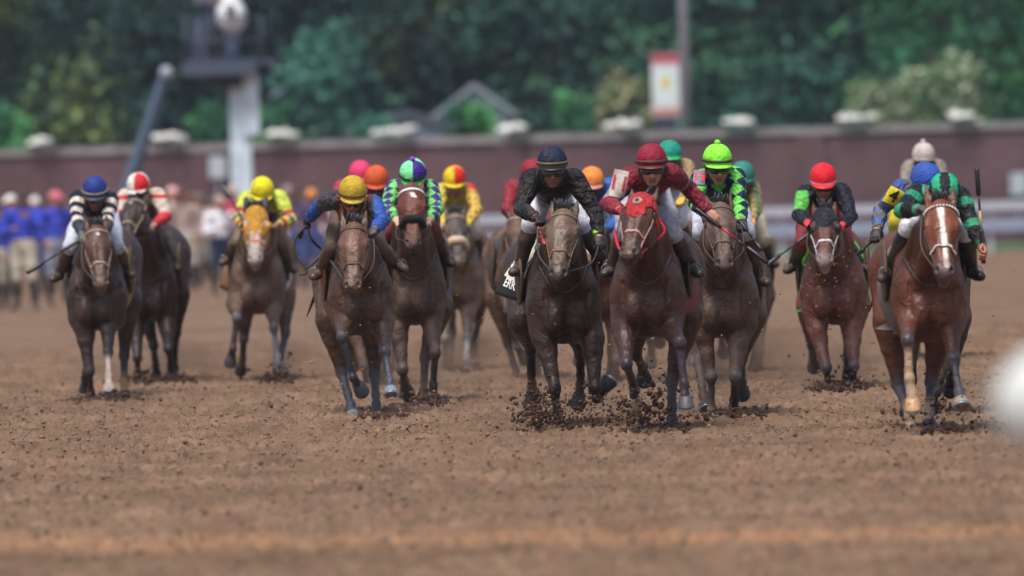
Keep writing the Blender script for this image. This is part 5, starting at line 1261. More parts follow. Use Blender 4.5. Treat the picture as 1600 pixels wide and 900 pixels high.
# specks hanging in the air over the whole field
r = np.random.default_rng(99); Cs, Rs = [], []
for _ in range(1700):
    D = r.uniform(80, 104); px = r.uniform(430, 1600); py = 690 - abs(r.normal()) * 150
    if py < 130: continue
    Cs.append(W(px, py, D)); Rs.append(.0022 + .0075 * r.random() ** 5)
for _ in range(260):
    Cs.append(W(r.normal() * 40 + 1290, r.normal() * 50 + 440, 93)); Rs.append(.0025)
for (x, y, q) in ((1232, 393, .02), (1211, 419, .014), (1213, 450, .012), (1075, 342, .015), (876, 126, .014), (878, 214, .016), (1212, 530, .018), (1213, 581, .014), (563, 508, .012), (1580, 417, .012)):
    Cs.append(W(x, y, 84)); Rs.append(q)
Cs = [c for c in Cs if c[2] > .02]; Rs = Rs[:len(Cs)]
V, Fc = lumps(np.array(Cs), np.array(Rs), 3); o = mesh_obj('airborne_specks', V, Fc, CLODL, smooth=False); tag(o, 'fine specks of dirt hanging in the air between the horses', 'flying dirt', kind='stuff')

# ------------------------------------------------------------------ background
def brick_mat():
    m = bpy.data.materials.new('brick'); nt, b = nodes_of(m); L = nt.links; tc = new(nt, 'ShaderNodeTexCoord')
    mp = new(nt, 'ShaderNodeMapping'); mp.inputs['Rotation'].default_value = (math.radians(90), 0, 0); L.new(tc.outputs['Object'], mp.inputs[0])
    bk = new(nt, 'ShaderNodeTexBrick'); bk.inputs['Scale'].default_value = 3.2; bk.inputs['Color1'].default_value = (*hx('#62444a'), 1); bk.inputs['Color2'].default_value = (*hx('#4c353c'), 1); bk.inputs['Mortar'].default_value = (*hx('#6b5c5e'), 1)
    bk.inputs['Mortar Size'].default_value = .012; L.new(mp.outputs[0], bk.inputs['Vector'])
    n = new(nt, 'ShaderNodeTexNoise'); n.inputs['Scale'].default_value = .5; n.inputs['Detail'].default_value = 6; L.new(tc.outputs['Object'], n.inputs['Vector'])
    mr = new(nt, 'ShaderNodeMapRange'); mr.inputs[1].default_value = .3; mr.inputs[2].default_value = .7; mr.inputs[3].default_value = .75; mr.inputs[4].default_value = 1.25; L.new(n.outputs[0], mr.inputs[0])
    vm = new(nt, 'ShaderNodeVectorMath', operation='SCALE'); L.new(bk.outputs[0], vm.inputs[0]); L.new(mr.outputs[0], vm.inputs['Scale']); L.new(vm.outputs[0], b.inputs['Base Color']); b.inputs['Roughness'].default_value = .9
    return m
DW = 300.0
wall = empty('brick_wall', (0, DW, 0), 'long dark red brick boundary wall with a pale stone coping behind the track', 'wall')
mb = MB(); mb.box((-70, DW, -.05), (70, DW + .4, 2.98)); mb.build('masonry', brick_mat(), wall, smooth=False)
mb = MB(); mb.box((-70.05, DW - .08, 2.98), (70.05, DW + .48, 3.16)); mb.build('coping', mat('coping_stone', hx('#8a8587'), rough=.85, scale=2), wall, smooth=False)
for i in range(-8, 9):
    mb = MB(); mb.box((i * 8 - .35, DW - .10, -.05), (i * 8 + .35, DW - .002, 2.96)); mb.build('pier', bpy.data.materials['brick'], wall, smooth=False)
# planters of white blossom on the wall
WHITE = mat('white_petals', hx('#f2f2ee'), rough=.8, var=.1, bump=0); URN = mat('grey_urn', hx('#a9adb0'), rough=.6)
for i, px in enumerate((65, 260, 437, 622, 803, 978, 1157, 1331, 1504)):
    py = y0(px) - (300 and (3.16 - 1.84) * F_PX / DW); c = W(px, py, DW - .15); c[2] = 3.16
    pl = empty('flower_planter', c, ('first', 'second', 'third', 'fourth', 'fifth', 'sixth', 'seventh', 'eighth', 'ninth')[i] + ' white-blossomed grey planter from the left on the brick wall', 'planter', 'white planters along the wall top')
    mb = MB(); n = 16; rs = [(.08, 0), (.13, .02), (.09, .05), (.10, .08), (.18, .17), (.21, .19), (.18, .20)]
    mb.add([c + V3((.22 + r_ * math.cos(2*PI*k/n), r_ * math.sin(2*PI*k/n), z)) for r_, z in rs for k in range(n)], [(j*n+k, j*n+(k+1) % n, (j+1)*n+(k+1) % n, (j+1)*n+k) for j in range(len(rs)-1) for k in range(n)] + [tuple(range(n))[::-1], tuple((len(rs)-1)*n+k for k in range(n))])
    mb.build('urn', URN, pl)
    r = np.random.default_rng(200 + i); m_ = 260; cl = r.normal(size=(5, 3)) * V3((.22, .04, .025)); C = c + cl[r.integers(5, size=m_)] + np.stack([r.normal(size=m_) * .07 - .06, r.normal(size=m_) * .08, .16 + np.abs(r.normal(size=m_)) * .045], 1)
    V, Fc = lumps(C, .022 + .022 * r.random(m_), i); mesh_obj('blossom', V - c, Fc, WHITE, pl)
# white running rail
PW = mat('white_rail_paint', hx('#a9aebb'), rough=.5, var=.08, bump=0); PB = mat('blue_white_board', hx('#8490a6'), rough=.6, var=.1, bump=0)
rail = empty('running_rail', (10, 262, 0), 'long white running rail with a bluish lower board in front of the wall', 'rail')
x0_ = -1.2
mb = MB(); mb.box((x0_, 262, .96), (60, 262.10, 1.17)); mb.build('top_rail', PW, rail, smooth=False)
mb = MB(); mb.box((x0_, 262.02, .48), (60, 262.08, .78)); mb.build('lower_board', PB, rail, smooth=False)
for i in range(26): mb = MB(); mb.box((x0_ + .2 + i * 2.4, 262.11, -.05), (x0_ + .3 + i * 2.4, 262.2, 1.1)); mb.build('post', PW, rail, smooth=False)

# foliage
LEAF = mat('foliage', src='attr', rough=.75, var=.2, scale=.8, bump=0, spec=.2)
BARK = mat('bark', hx('#3d342c'), rough=.9, bump=.6, bscale=8, bdist=.03)
def leaves(C, size, r, flat=0.0):
    n = len(C); a = r.normal(size=(n, 3)); a[:, 2] *= (1 - flat); a /= np.linalg.norm(a, axis=1, keepdims=True)
    b = r.normal(size=(n, 3)); b -= a * (a * b).sum(1, keepdims=True); b /= np.linalg.norm(b, axis=1, keepdims=True)
    s = size * r.uniform(.6, 1.4, (n, 1)); c = np.cross(a, b) if flat < .5 else b
    V = np.stack([C - a * s, C + c * s * .45, C + a * s, C - c * s * .45], 1).reshape(-1, 3); return V, np.arange(4 * n).reshape(-1, 4)
def tree(px, D, hgt, rad, cols, label, cat='tree', seed=0, base=.25, nclump=70, per=55, kind='round', leaf=.17, group='trees behind the wall', flower=None):
    r = np.random.default_rng(seed); g = W(px, 400, D); g[2] = 0
    ob = empty('tree' if cat == 'tree' else 'shrub', g, label, cat, group)
    top = g + V3((r.normal() * .2, 0, hgt * .85))
    mb = MB(); mb.tube(smooth_path([g, g + V3((.1, 0, hgt * .3)), top], 5), [.03 * hgt * (1 - .085 * i) ** 1.0 for i in range(11)], 9)
    for i in range(9):
        z = hgt * (base + .06 * i); a = r.uniform(0, 6.28); q = g + V3((0, 0, z)); e = q + V3((math.cos(a) * rad * .6, math.sin(a) * rad * .6, rad * .35)); mb.tube([q, (q + e) / 2 + V3((0, 0, .1)), e], [.012 * hgt, .008 * hgt, .004 * hgt], 6)
    mb.build('trunk' if cat == 'tree' else 'stem', BARK, ob)
    Cl, Cc = [], []
    for i in range(nclump):
        if kind == 'layer':
            z = r.uniform(base, 1.0); rr = rad * (1.05 - .75 * (z - base) / (1 - base)) * math.sqrt(r.random()); a = r.uniform(0, 6.28); p = g + V3((math.cos(a) * rr, math.sin(a) * rr, z * hgt)); sx, sz = rad * .30, rad * .075
        else:
            d = r.normal(size=3); d /= np.linalg.norm(d); q = r.uniform(.35, 1) ** .6; p = g + V3((0, 0, hgt * (base + 1) / 2)) + d * V3((rad, rad, hgt * (1 - base) / 2)) * q; sx = sz = rad * .17
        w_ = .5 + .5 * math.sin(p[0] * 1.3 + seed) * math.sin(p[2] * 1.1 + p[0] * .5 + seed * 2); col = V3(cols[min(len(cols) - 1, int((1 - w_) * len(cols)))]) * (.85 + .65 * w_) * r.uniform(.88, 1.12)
        m_ = per; C = p + r.normal(size=(m_, 3)) * V3((sx, sx, sz)); Cl.append(C)
        cc = np.tile(col, (m_, 1)) * r.uniform(.8, 1.2, (m_, 1))
        if flower is not None and r.random() < .8: k = r.random(m_) < .38; cc[k] = V3(flower)
        Cc.append(cc)
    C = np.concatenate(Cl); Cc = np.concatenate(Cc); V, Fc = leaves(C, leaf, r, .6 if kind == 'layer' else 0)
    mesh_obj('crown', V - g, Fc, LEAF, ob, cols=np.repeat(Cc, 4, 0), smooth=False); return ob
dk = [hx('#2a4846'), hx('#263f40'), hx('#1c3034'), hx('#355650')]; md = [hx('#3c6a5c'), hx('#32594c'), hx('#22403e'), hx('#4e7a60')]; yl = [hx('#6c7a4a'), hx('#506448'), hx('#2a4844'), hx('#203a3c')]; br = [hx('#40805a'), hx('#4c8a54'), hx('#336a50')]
T = [(20, 318, 11, 3.4, yl, 'large olive green tree at the far left edge', .1), (150, 324, 12, 3.2, dk, 'very dark green tree left of the slanted boom', .08), (300, 330, 12, 3.4, dk + yl[1:2], 'dark tree standing behind the camera lift', .1),
     (430, 322, 11, 2.4, dk, 'dark tree right of the camera lift', .3), (530, 316, 6.2, 1.3, md, 'small blue-green tree beside the pale house wall', .2), (640, 328, 12, 3.0, yl + dk, 'yellow-tipped tree in the left middle, above the pink helmet', .22),
     (735, 330, 12, 2.4, yl + dk, 'olive and dark tree rising over the gabled house', .38), (860, 326, 12, 3.0, md + dk, 'teal green tree in the centre of the view', .08), (960, 332, 13, 3.2, dk, 'dark fir-like tree left of the banner pole', .08),
     (1130, 322, 12, 3.4, md, 'layered blue-green conifer right of the banner pole', .06), (1270, 326, 12, 3.4, dk + md, 'dark layered conifer left of the white flowering shrubs', .06), (1400, 330, 12, 3.0, dk, 'dark tree behind the white flowering shrubs', .1),
     (1540, 320, 12, 3.2, [hx('#35704a'), hx('#2a5a42'), hx('#447e4e')], 'bright green tree at the far right edge', .08), (1680, 326, 12, 3.5, md, 'green tree beyond the right edge, overhanging it', .1), (-110, 326, 12, 3.5, dk, 'dark tree beyond the left edge, overhanging it', .1)]
for i, (px, D, hh_, rr_, cc_, lb, bs) in enumerate(T):
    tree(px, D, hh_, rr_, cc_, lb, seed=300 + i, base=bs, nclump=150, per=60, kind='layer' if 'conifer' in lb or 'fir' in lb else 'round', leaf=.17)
SH = [(742, 308, 4.3, .75, br, 'bright green shrub in front of the gabled house', None), (340, 308, 4.2, .7, br, 'bright green shrub behind the camera lift column', None), (432, 309, 4.4, .6, br, 'green shrub between the lift and the pale house', None), (985, 309, 4.9, .8, [hx('#6b7c54')], 'cream-flowered shrub left of the banner', hx('#b8b48c')),
      (900, 309, 4.3, .7, br, 'low green shrub in the middle above the wall', None), (1380, 309, 4.6, .9, [hx('#5d7550')], 'white flowering shrub, left one of the pair at right', hx('#b4baa0')), (1480, 309, 5.2, 1.1, [hx('#5d7550')], 'white flowering shrub, right one of the pair at right', hx('#b4baa0')),
      (10, 309, 4.4, .8, br, 'green shrub low at the far left behind the wall', None), (590, 309, 4.0, .6, md, 'low dark shrub behind the wall over the pink helmet', None), (1200, 309, 4.2, .9, md, 'low blue-green shrub right of the banner pole', None)]
for i, (px, D, hh_, rr_, cc_, lb, fl) in enumerate(SH):
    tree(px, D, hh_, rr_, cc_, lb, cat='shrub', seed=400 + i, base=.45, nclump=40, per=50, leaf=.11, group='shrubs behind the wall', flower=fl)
r = np.random.default_rng(5); m_ = 34000; C = np.stack([r.uniform(-45, 45, m_), r.uniform(352, 372, m_), r.uniform(0, 15, m_)], 1)
V, Fc = leaves(C, .55, r); lump = (np.sin(C[:, 0] * 1.1) * np.sin(C[:, 2] * .9 + C[:, 0] * .4) > .1)[:, None]; cc = np.where(lump, hx('#162a2e'), hx('#203c3c')) * r.uniform(.7, 1.3, (m_, 1))
o = mesh_obj('distant_wood', V, Fc, LEAF, cols=np.repeat(cc, 4, 0), smooth=False); tag(o, 'far-off mass of dark woodland filling the background', 'wood', kind='stuff')
# houses glimpsed between the trees
def house(px, D, w_, eave, ridge, label, wc, rc_):
    g = W(px, 400, D); g[2] = 0; ob = empty('house', g, label, 'house', 'houses glimpsed between the trees'); x, y = g[0], g[1]; d = 5.0
    mb = MB(); mb.add([(x-w_/2, y, 0), (x+w_/2, y, 0), (x+w_/2, y, eave), (x, y, ridge), (x-w_/2, y, eave), (x-w_/2, y+d, 0), (x+w_/2, y+d, 0), (x+w_/2, y+d, eave), (x, y+d, ridge), (x-w_/2, y+d, eave)],
              [(0,1,2,3,4), (5,9,8,7,6), (0,4,9,5), (1,6,7,2)]); mb.build('wall', mat('siding_' + wc[1:], hx(wc), rough=.8, scale=2), ob, smooth=False)
    for s in (-1, 1):
        mb = MB(); e = (x + s * (w_/2 + .25), eave - .25 * (ridge - eave) / (w_/2)); t = .12
        mb.add([(e[0], y-.3, e[1]+.004), (x, y-.3, ridge+.004), (x, y+d+.3, ridge+.004), (e[0], y+d+.3, e[1]+.004), (e[0], y-.3, e[1]+t), (x, y-.3, ridge+t), (x, y+d+.3, ridge+t), (e[0], y+d+.3, e[1]+t)],
               [(0,3,2,1), (4,5,6,7), (0,1,5,4), (3,7,6,2), (0,4,7,3), (1,2,6,5)]); mb.build('roof', mat('roof_' + rc_[1:], hx(rc_), rough=.9), ob, smooth=False)
    mb = MB(); mb.box((x-.4, y-.05, eave-1.2), (x+.4, y-.003, eave-.1)); mb.build('window', mat('dark_pane', hx('#2c3640'), rough=.15, bump=0), ob, smooth=False)
house(748, 316, 1.9, 3.9, 4.6, 'pale grey gabled house behind the bright green shrub', '#a8b0bc', '#98a0aa')
house(640, 312.5, 3.0, 3.35, 3.9, 'low bluish white house over the pink helmet', '#a4acc0', '#5d6270')
house(474, 316, 1.0, 4.6, 4.9, 'narrow pale blue house beside the small blue-green tree', '#8e9cb4', '#8494ac')
# banner pole
g = W(1078, 400, 308); g[2] = 0; bp = empty('banner_pole', g, 'tall grey-brown pole with a bracketed banner, right of centre', 'pole')
CONC = mat('pole_grey', hx('#77727a'), rough=.8)
mb = MB(); mb.tube([g, g + V3((0, 0, 6)), g + V3((0, 0, 12))], [.15, .135, .11], 14); mb.build('shaft', CONC, bp)
for z in (5.30, 3.6): mb = MB(); mb.tube([g + V3((0, 0, z)), g + V3((-.95, 0, z))], .02, 6); mb.build('bracket', CONC, bp)
bx, by = g[0] - .53, g[1]
mb = MB(); mb.box((bx - .37, by - .012, 3.62), (bx + .37, by + .012, 5.28), hx('#d6d6dc')); bn = mb.build('banner', mat('banner_cloth', hx('#d3d4da'), rough=.8, bump=.1), bp, smooth=False)
mb = MB(); mb.box((bx - .36, by - .016, 5.02), (bx + .36, by - .0125, 5.27)); mb.build('red_header', mat('banner_red', hx('#b0424c'), rough=.8), bn, smooth=False)
def disc(c, rx, rz, m, nm, par, y):
    mb = MB(); k = 28; mb.add([(c[0] + rx*math.cos(2*PI*i/k), yy_, c[1] + rz*math.sin(2*PI*i/k)) for yy_ in (y, y + .003) for i in range(k)], [tuple(range(k)), tuple(range(2*k-1, k-1, -1))] + [(i, i+k, (i+1) % k + k, (i+1) % k) for i in range(k)]); mb.build(nm, m, par, smooth=False)
disc((bx, 4.45), .31, .50, mat('banner_oval', hx('#cfe0de'), rough=.8), 'oval', bn, by - .017)
disc((bx, 4.50), .13, .20, mat('banner_gold', hx('#dcc070'), rough=.8), 'emblem', bn, by - .022)
mb = MB(); mb.box((bx - .36, by - .016, 3.64), (bx + .36, by - .0125, 3.82)); mb.build('orange_footer', mat('banner_orange', hx('#c08070'), rough=.8), bn, smooth=False)
g2_ = W(1046, 400, 306); g2_[2] = 0; sg = empty('sign_board', g2_, 'small dark blue sign board on a post below the banner', 'sign')
mb = MB(); mb.box((g2_[0] - .30, g2_[1] - .05, 2.6), (g2_[0] + .30, g2_[1], 3.55)); mb.build('board', mat('dark_blue_board', hx('#2c3148')), sg, smooth=False)
mb = MB(); mb.tube([g2_ + V3((0, .06, 0)), g2_ + V3((0, .06, 3.5))], .04, 8); mb.build('post', CONC, sg)
# camera lift
DT = 252.0; st = F_PX / DT; q = lambda x, y: W(x, y, DT)
g = q(370, 400); g[2] = 0; lf = empty('camera_lift', g, 'tall pale blue-grey camera lift with a dark platform on top', 'camera platform')
TB = mat('lift_pale_steel', hx('#c6d6e2'), rough=.5, scale=3); TD = mat('lift_dark_steel', hx('#3e495c'), rough=.6)
def col_(x0c, x1c, ytop, ybot, dy, name, m, par, dpt=.35):
    a, b_ = q(x0c, ytop), q(x1c, ytop); z1 = a[2]; z0 = q(x0c, ybot)[2] if ybot else 0
    mb = MB(); mb.box((a[0], DT + dy, z0), (b_[0], DT + dy + dpt, z1)); return mb.build(name, m, par, smooth=False)
col_(357, 389, 116, None, 0, 'mast', TB, lf); col_(377, 403, 113, 212, -.1, 'upper_mast', TB, lf, .099)
a, b_ = q(287, 104), q(428, 98); a_deck = float(a[2])
mb = MB(); mb.box((a[0], DT - .6, a[2] - .22), (b_[0] - .4, DT + 1.2, a[2] + .12)); mb.build('platform', TD, lf, smooth=False)
mb = MB(); mb.box((b_[0] - .399, DT - .5, a[2] + .0), (b_[0] + .1, DT + 1, a[2] + .11)); mb.build('side_deck', TD, lf, smooth=False)
mb = MB(); mb.box((q(318, 0)[0], DT - .3, a[2] - .48), (q(375, 0)[0], DT + .8, a[2] - .222)); mb.build('underframe', mat('lift_black', hx('#14161c')), lf, smooth=False)
for (x1, x2) in ((292, 292), (312, 312), (332, 332), (410, 410)):
    p = q(x1, 100); mb = MB(); mb.tube([V3((p[0], DT - .55, a[2] + .1)), V3((p[0], DT - .55, a[2] + 1.05))], .028, 6); mb.build('rail_post', TD, lf)
for dz in (.55, 1.05):
    mb = MB(); mb.tube([V3((q(290, 0)[0], DT - .55, a[2] + dz)), V3((q(412, 0)[0], DT - .55, a[2] + dz))], .026, 6); mb.build('guard_rail', TD, lf)
mb = MB(); mb.box((q(298, 0)[0], DT - .2, a[2] + .121), (q(322, 0)[0], DT + .2, a[2] + .95)); mb.build('equipment_case', TD, lf, smooth=False)
bm_ = empty('boom_arm', q(262, 112) * V3((1, 1, 0)) + V3((0, -1, 0)), 'slanted grey boom arm rising to a pale joint left of the camera lift', 'boom')
mb = MB(); e1_ = q(262, 114); e0_ = q(200, 300); dr = e1_ - e0_; e0_ = e1_ - dr * (e1_[2] / dr[2]); mb.tube([e0_ + V3((0, -1, 0)), e1_ + V3((0, -1, 0))], [.19, .13], 4); mb.build('boom', mat('boom_grey', hx('#46586c'), rough=.6), bm_, smooth=False)
mb = MB(); mb.ell(e1_ + V3((0, -1.15, 0)), (.14, .10, .14)); mb.build('joint', mat('joint_pale', hx('#9aa4b4')), bm_)
cm = q(361, 26); cb_ = empty('broadcast_camera', V3((cm[0], DT, a[2] + .12)), 'white-covered broadcast camera on the lift platform', 'camera')
R_ = frame(x=(1, 0, 0), z=(0, 0, 1)); mb = MB(); mb.ell(cm, (.33, .55, .42), 20, 14); mb.ell(cm + V3((0, .1, .35)), (.22, .45, .30), 16, 10); mb.build('rain_cover', mat('white_cover', hx('#dfe4e6'), rough=.6, bump=.4, bscale=5, bdist=.03), cb_)
mb = MB(); mb.tube([cm + V3((0, -.45, .16)), cm + V3((0, -.75, .16))], [.10, .115], 16); mb.build('lens', GLASS, cb_)
mb = MB(); mb.tube([V3((cm[0], DT, a[2] + .12)), cm + V3((0, 0, -.3))], [.16, .12], 12); mb.build('pedestal', mat('pedestal', hx('#6c7f9c')), cb_)
# pale control box on the wall face
for (px, py, lb) in ((340, 262, 'small pale cabinet left of the lift mast'), (1592, 288, 'pale cabinet by the far right edge')):
    p = W(px, py, DW - .3); c0 = empty('electrical_cabinet', V3((p[0], p[1], 0)), lb + ', standing against the brick wall', 'cabinet', 'cabinets against the wall')
    mb = MB(); mb.box((p[0] - .22, p[1], p[2] - .3), (p[0] + .22, p[1] + .18, p[2] + .3)); mb.build('box', mat('cabinet_pale', hx('#a9b4bc')), c0, smooth=False)
    mb = MB(); mb.box((p[0] - .18, p[1] - .02, p[2] - .26), (p[0] + .18, p[1] - .001, p[2] + .26)); mb.build('door', mat('cabinet_pale', hx('#a9b4bc')), c0, smooth=False)
    mb = MB(); mb.tube([V3((p[0], p[1] + .09, 0)), V3((p[0], p[1] + .09, p[2] - .301))], .05, 8); mb.build('post', CONC, c0)

# ------------------------------------------------------------------ spectators on the track
CL = dict(shirt=mat('spectator_cloth', src='obj', rough=.85, bump=.2, bscale=20, var=.12))
def make_spectator(kind):
    """built at the world origin, facing -Y, 1.78 m tall"""
    root = bpy.data.objects.new('person', None); COL.objects.link(root)
    if kind == 0: el, ha = [(-.27, .02, 1.12), (.27, .02, 1.12)], [(-.27, -.10, .88), (.27, -.06, .88)]
    elif kind == 1: el, ha = [(-.27, -.02, 1.14), (.25, -.12, 1.20)], [(-.08, -.24, 1.22), (.08, -.28, 1.42)]
    else: el, ha = [(-.33, .04, 1.16), (.30, .0, 1.14)], [(-.17, -.06, .98), (.12, -.20, 1.10)]
    S = dict(hc=V3((0, -.02, 1.70)), f=unit((.2 * (kind - 1), -1, -.05)), u=None, pelvis=V3((0, 0, .97)), chest=V3((0, 0, 1.28)), sh=[V3((-.20, 0, 1.43)), V3((.20, 0, 1.43))],
             el=[V3(p) for p in el], ha=[V3(p) for p in ha], kn=[V3((-.10, -.02, .50)), V3((.11, -.03, .50))], an=[V3((-.12, .02, .09)), V3((.14, .0, .09))],
             toe=[V3((-.15, -.15, .035)), V3((.18, -.16, .035))], gloves=(None, None), rider=0, skin=hx('#b07e66'), boots=hx('#2a2626'), bmud=-.3)
    x = unit(np.cross(S['f'], V3((0, 0, 1)))); S['u'] = np.cross(x, S['f'])
    r = figure(np.zeros(3), root, S, h=.016, cloth_h=.018)
    nm = {'jacket': 'shirt', 'breeches': 'trousers', 'boot': 'shoe'}
    for ch in root.children:
        b = ch.name.split('.')[0]
        if b in ('jacket', 'breeches'): ch.name = nm[b]; ch.data.materials.clear(); ch.data.materials.append(CL['shirt'])
        elif b == 'boot': ch.name = 'shoe'
    mb = MB(); Vs = []; n = 16
    for j in range(7):
        ph = PI / 2 * j / 6
        for i in range(n): Vs.append(r['q'](.092 * math.sin(ph) * math.cos(2*PI*i/n), .112 * math.sin(ph) * math.sin(2*PI*i/n), .0 + .10 * math.cos(ph)))
    mb.add(Vs, [(j*n+i, (j+1)*n+i, (j+1)*n+(i+1) % n, j*n+(i+1) % n) for j in range(6) for i in range(n)])
    mb.add([r['q'](x_, y_, z_) for x_, y_, z_ in ((-.08, .07, .01), (.08, .07, .01), (.05, .18, -.015), (-.05, .18, -.015), (-.08, .07, .0), (.08, .07, .0), (.05, .18, -.025), (-.05, .18, -.025))], [(0,1,2,3), (4,7,6,5), (0,4,5,1), (1,5,6,2), (2,6,7,3), (3,7,4,0)])
    mb.build('cap', CL['shirt'], root); return root
protos = [make_spectator(k) for k in range(3)]
# (x, foot y, shirt, trousers, cap, label)
PE = [(2, 484, '#2a3c98', '#8a8478', '#2a2c34', 'in a blue shirt and khaki trousers cut by the left edge'), (40, 486, '#2b3db0', '#b4ab9c', '#3a3230', 'in a blue shirt and pale trousers, front of the left crowd'), (90, 478, '#3140b0', '#7c8090', '#c86a78', 'in a blue shirt and pink cap just left of the leftmost horse'),
      (22, 466, '#b06a70', '#6c6460', '#d8d4d0', 'in a dusky pink top and white cap at the far left'), (58, 442, '#3a3a48', '#4c4a50', '#e0dcd8', 'in a dark top and white cap behind the blue shirts'), (118, 448, '#2f3a54', '#38506c', '#54505a', 'in a navy top behind the leftmost horse'),
      (75, 462, '#2c3c98', '#34406a', '#2c2a30', 'in dark blue top and blue jeans between two blue shirts'), (255, 452, '#8c8078', '#8f867c', '#4a4448', 'in a taupe jacket behind the turned-head horse'), (272, 446, '#a8948c', '#8a8078', '#e0a8a8', 'in a pale tan top and pink hat right of the red and white jockey'),
      (290, 455, '#9a8680', '#a09a90', '#4a3a38', 'in a warm grey top right of the turned-head horse'), (283, 440, '#5c6474', '#808080', '#3a3a42', 'in a slate jacket half hidden by the warm grey top'), (305, 452, '#96897e', '#948a80', '#6c4a40', 'in a tan coat left of the white shirt'), (322, 444, '#a49a90', '#8c8480', '#2e3a38', 'in a beige coat and dark green cap'),
      (346, 462, '#dcdce4', '#252c48', '#a89088', 'in a bright white shirt and navy trousers'), (334, 438, '#7a7080', '#6a6670', '#4c4a54', 'in a mauve grey jacket behind the white shirt'), (368, 442, '#c03a50', '#5c5a60', '#b4a498', 'in a red top behind the orange hooded horse'),
      (452, 446, '#6a6478', '#585868', '#8a7a74', 'in a grey-violet top right of the orange hooded horse'), (468, 452, '#4c3c60', '#384c80', '#3a3034', 'in a purple top and blue jeans left of the loose reins'), (490, 448, '#6c2c44', '#34487c', '#d08a3c', 'in a maroon top and orange cap behind the flung-out arm'),
      (512, 440, '#34384c', '#3c4458', '#2a2c38', 'in a dark navy jacket behind the yellow helmet jockey'), (530, 446, '#b8b0b4', '#6c7084', '#6c4a40', 'in a pale grey top behind the yellow helmet jockey'), (548, 438, '#8a3040', '#484a58', '#4c3c38', 'in a dark red top furthest right in the crowd'),
      (160, 446, '#4c4c5c', '#50505c', '#c8c0bc', 'in a charcoal top between the two leftmost riders'), (182, 440, '#8c7c74', '#706860', '#4a4044', 'in a brown jacket between the two leftmost riders'), (-12, 462, '#a8505c', '#74706c', '#5a4c4c', 'in a brick red top at the very left edge'),
      (238, 440, '#5c5870', '#6c6870', '#7c6c68', 'in a violet grey jacket behind the red and white jockey'), (312, 438, '#48546c', '#5c5c64', '#a88880', 'in a steel blue jacket furthest back left of the lift mast'), (440, 438, '#94888c', '#78747c', '#ac8c50', 'in a grey jacket and mustard cap furthest back'), (400, 440, '#544c58', '#545058', '#4a4044', 'in a plum jacket hidden behind the bright yellow jockey')]
def clone(o, par=None):
    c = o.copy(); COL.objects.link(c)
    if par is not None: c.parent = par
    for ch in o.children: clone(ch, c)
    return c
SK = ['#b07e66', '#8a5c48', '#c09080', '#6a4636']
for i, (px, fy, sh_, tr, cp, lb) in enumerate(PE):
    src = protos[i % 3]; o = clone(src) if i > 2 else src
    g = G(px, fy); o.location = (g[0], g[1], 0); o.rotation_euler = (0, 0, ((i * 37) % 11 - 5) * .17); k = 1.0 + ((i * 13) % 7 - 3) * .022 + .02; o.scale = (k * 1.13, k * 1.1, k * 1.03)
    tag(o, 'spectator ' + lb, 'spectator', 'spectators standing by the track')
    for ch in o.children:
        b = ch.name.split('.')[0]; c = {'shirt': sh_, 'trousers': tr, 'cap': cp}.get(b)
        if c: ch.color = (*[float(v) for v in hx(c)], 1)
op = clone(protos[1]); pp = q(330, 0); op.location = (pp[0], DT + .1, a_deck + .12); op.rotation_euler = (0, 0, .5); tag(op, 'camera operator in a dark jacket standing on the lift platform beside the white-covered camera', 'camera operator'); del op['group']
for ch in op.children:
    c = {'shirt': '#5c5a66', 'trousers': '#2c3350', 'cap': '#b0503c'}.get(ch.name.split('.')[0])
    if c: ch.color = (*[float(v) for v in hx(c)], 1)
# padded white rail end, close to the camera and far out of focus
DF = 27.0; a = W(1550, 634, DF); rl = empty('padded_rail', V3((a[0] + .5, DF, 0)), 'white padded rail end close to the camera, blurred at the right edge', 'rail')
mb = MB(); pts = [a + V3((t, 0, 0)) for t in (.0, .015, .04, .08, .13, .19, .27, .6, 1.4)]; mb.tube(pts, [.012, .055, .090, .120, .142, .156, .163, .165, .165], 20); mb.build('padding', mat('white_vinyl', hx('#cdd2d0'), rough=.5, var=.04, bump=.1), rl)
for dx in (.35, 1.25): mb = MB(); mb.tube([a + V3((dx, 0, -.16)), V3((a[0] + dx, DF, -.05))], .035, 10); mb.build('post', PW, rl)

# ------------------------------------------------------------------ dusty, humid air
hm = bpy.data.materials.new('haze'); hm.use_nodes = True; nt = hm.node_tree; nt.nodes.remove(nt.nodes['Principled BSDF'])
pv = nt.nodes.new('ShaderNodeVolumePrincipled'); pv.inputs['Color'].default_value = (.80, .88, 1.0, 1); pv.inputs['Density'].default_value = .00012
nt.links.new(pv.outputs[0], nt.nodes['Material Output'].inputs['Volume'])
if not os.environ.get('NOHAZE'):
    mb = MB(); mb.box((-120, -12, -1.1), (120, 470, 22)); hz = mb.build('haze', hm, smooth=False); tag(hz, 'thin pale dusty haze over the whole racecourse', 'haze', kind='stuff')

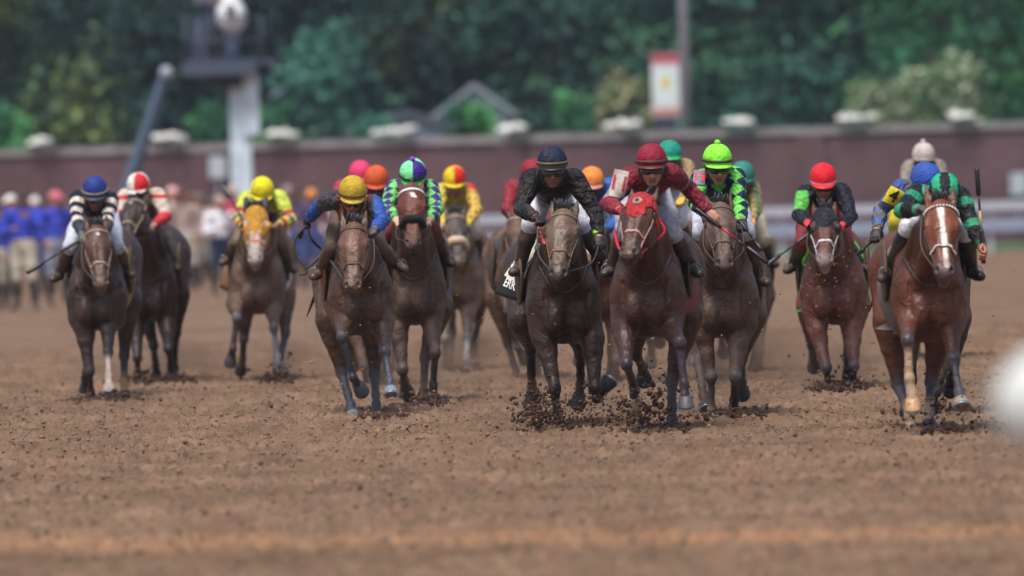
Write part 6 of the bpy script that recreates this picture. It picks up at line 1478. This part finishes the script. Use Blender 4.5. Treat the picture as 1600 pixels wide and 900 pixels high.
# puffs of fine dust rising off the hooves
def dust(px, py, D, rx, ry, rz, den, label, i):
    c = W(px, py, D); c[2] = max(c[2], rz * .55); m = bpy.data.materials.new('dust'); m.use_nodes = True; nt = m.node_tree; nt.nodes.remove(nt.nodes['Principled BSDF'])
    v = nt.nodes.new('ShaderNodeVolumePrincipled'); v.inputs['Color'].default_value = (*(hx('#a98c78')), 1); tc = nt.nodes.new('ShaderNodeTexCoord'); n = nt.nodes.new('ShaderNodeTexNoise'); n.inputs['Scale'].default_value = 2.6; n.inputs['Detail'].default_value = 3
    nt.links.new(tc.outputs['Object'], n.inputs['Vector']); ln = nt.nodes.new('ShaderNodeVectorMath'); ln.operation = 'LENGTH'
    mp = nt.nodes.new('ShaderNodeMapping'); mp.inputs['Scale'].default_value = (1 / rx, 1 / ry, 1 / rz); nt.links.new(tc.outputs['Object'], mp.inputs[0]); nt.links.new(mp.outputs[0], ln.inputs[0])
    f = nt.nodes.new('ShaderNodeMapRange'); f.inputs[1].default_value = 1; f.inputs[2].default_value = .1; f.inputs[3].default_value = 0; f.inputs[4].default_value = 1; nt.links.new(ln.outputs['Value'], f.inputs[0])
    g = nt.nodes.new('ShaderNodeMapRange'); g.inputs[1].default_value = .38; g.inputs[2].default_value = .68; g.inputs[3].default_value = 0; g.inputs[4].default_value = den; nt.links.new(n.outputs[0], g.inputs[0])
    mu = nt.nodes.new('ShaderNodeMath'); mu.operation = 'MULTIPLY'; nt.links.new(f.outputs[0], mu.inputs[0]); nt.links.new(g.outputs[0], mu.inputs[1]); nt.links.new(mu.outputs[0], v.inputs['Density'])
    nt.links.new(v.outputs[0], nt.nodes['Material Output'].inputs['Volume'])
    mb = MB(); mb.ell((0, 0, 0), (rx, ry, rz), 18, 12); o = mb.build('dust_puff', m); o.location = tuple(c); tag(o, label, 'dust', kind='stuff')
if not os.environ.get('NODUST'):
    dust(245, 590, 112, 1.0, .8, .32, 2.6, 'puff of dust behind the dark horse with the turned head', 0)
    dust(665, 625, 101, .9, .9, .38, 2.2, 'puff of dust behind the bay with the sheepskin noseband', 1)
    dust(1315, 600, 99, .7, .7, .30, 3.4, 'puff of dust at the front hooves of the black hooded horse', 2)
    dust(1190, 590, 103, .9, 1.2, .40, 2.0, 'drifting dust right of the mud-covered horse', 3)
    dust(735, 575, 112, .7, .8, .32, 2.2, 'puff of dust under the horse with the pale fleece noseband', 4)
    dust(435, 590, 111, .7, .8, .30, 1.8, 'puff of dust under the orange hooded horse', 5)
    dust(1000, 640, 88, 1.6, 1.4, .5, .9, 'thin dust hanging behind the two leading horses', 6)
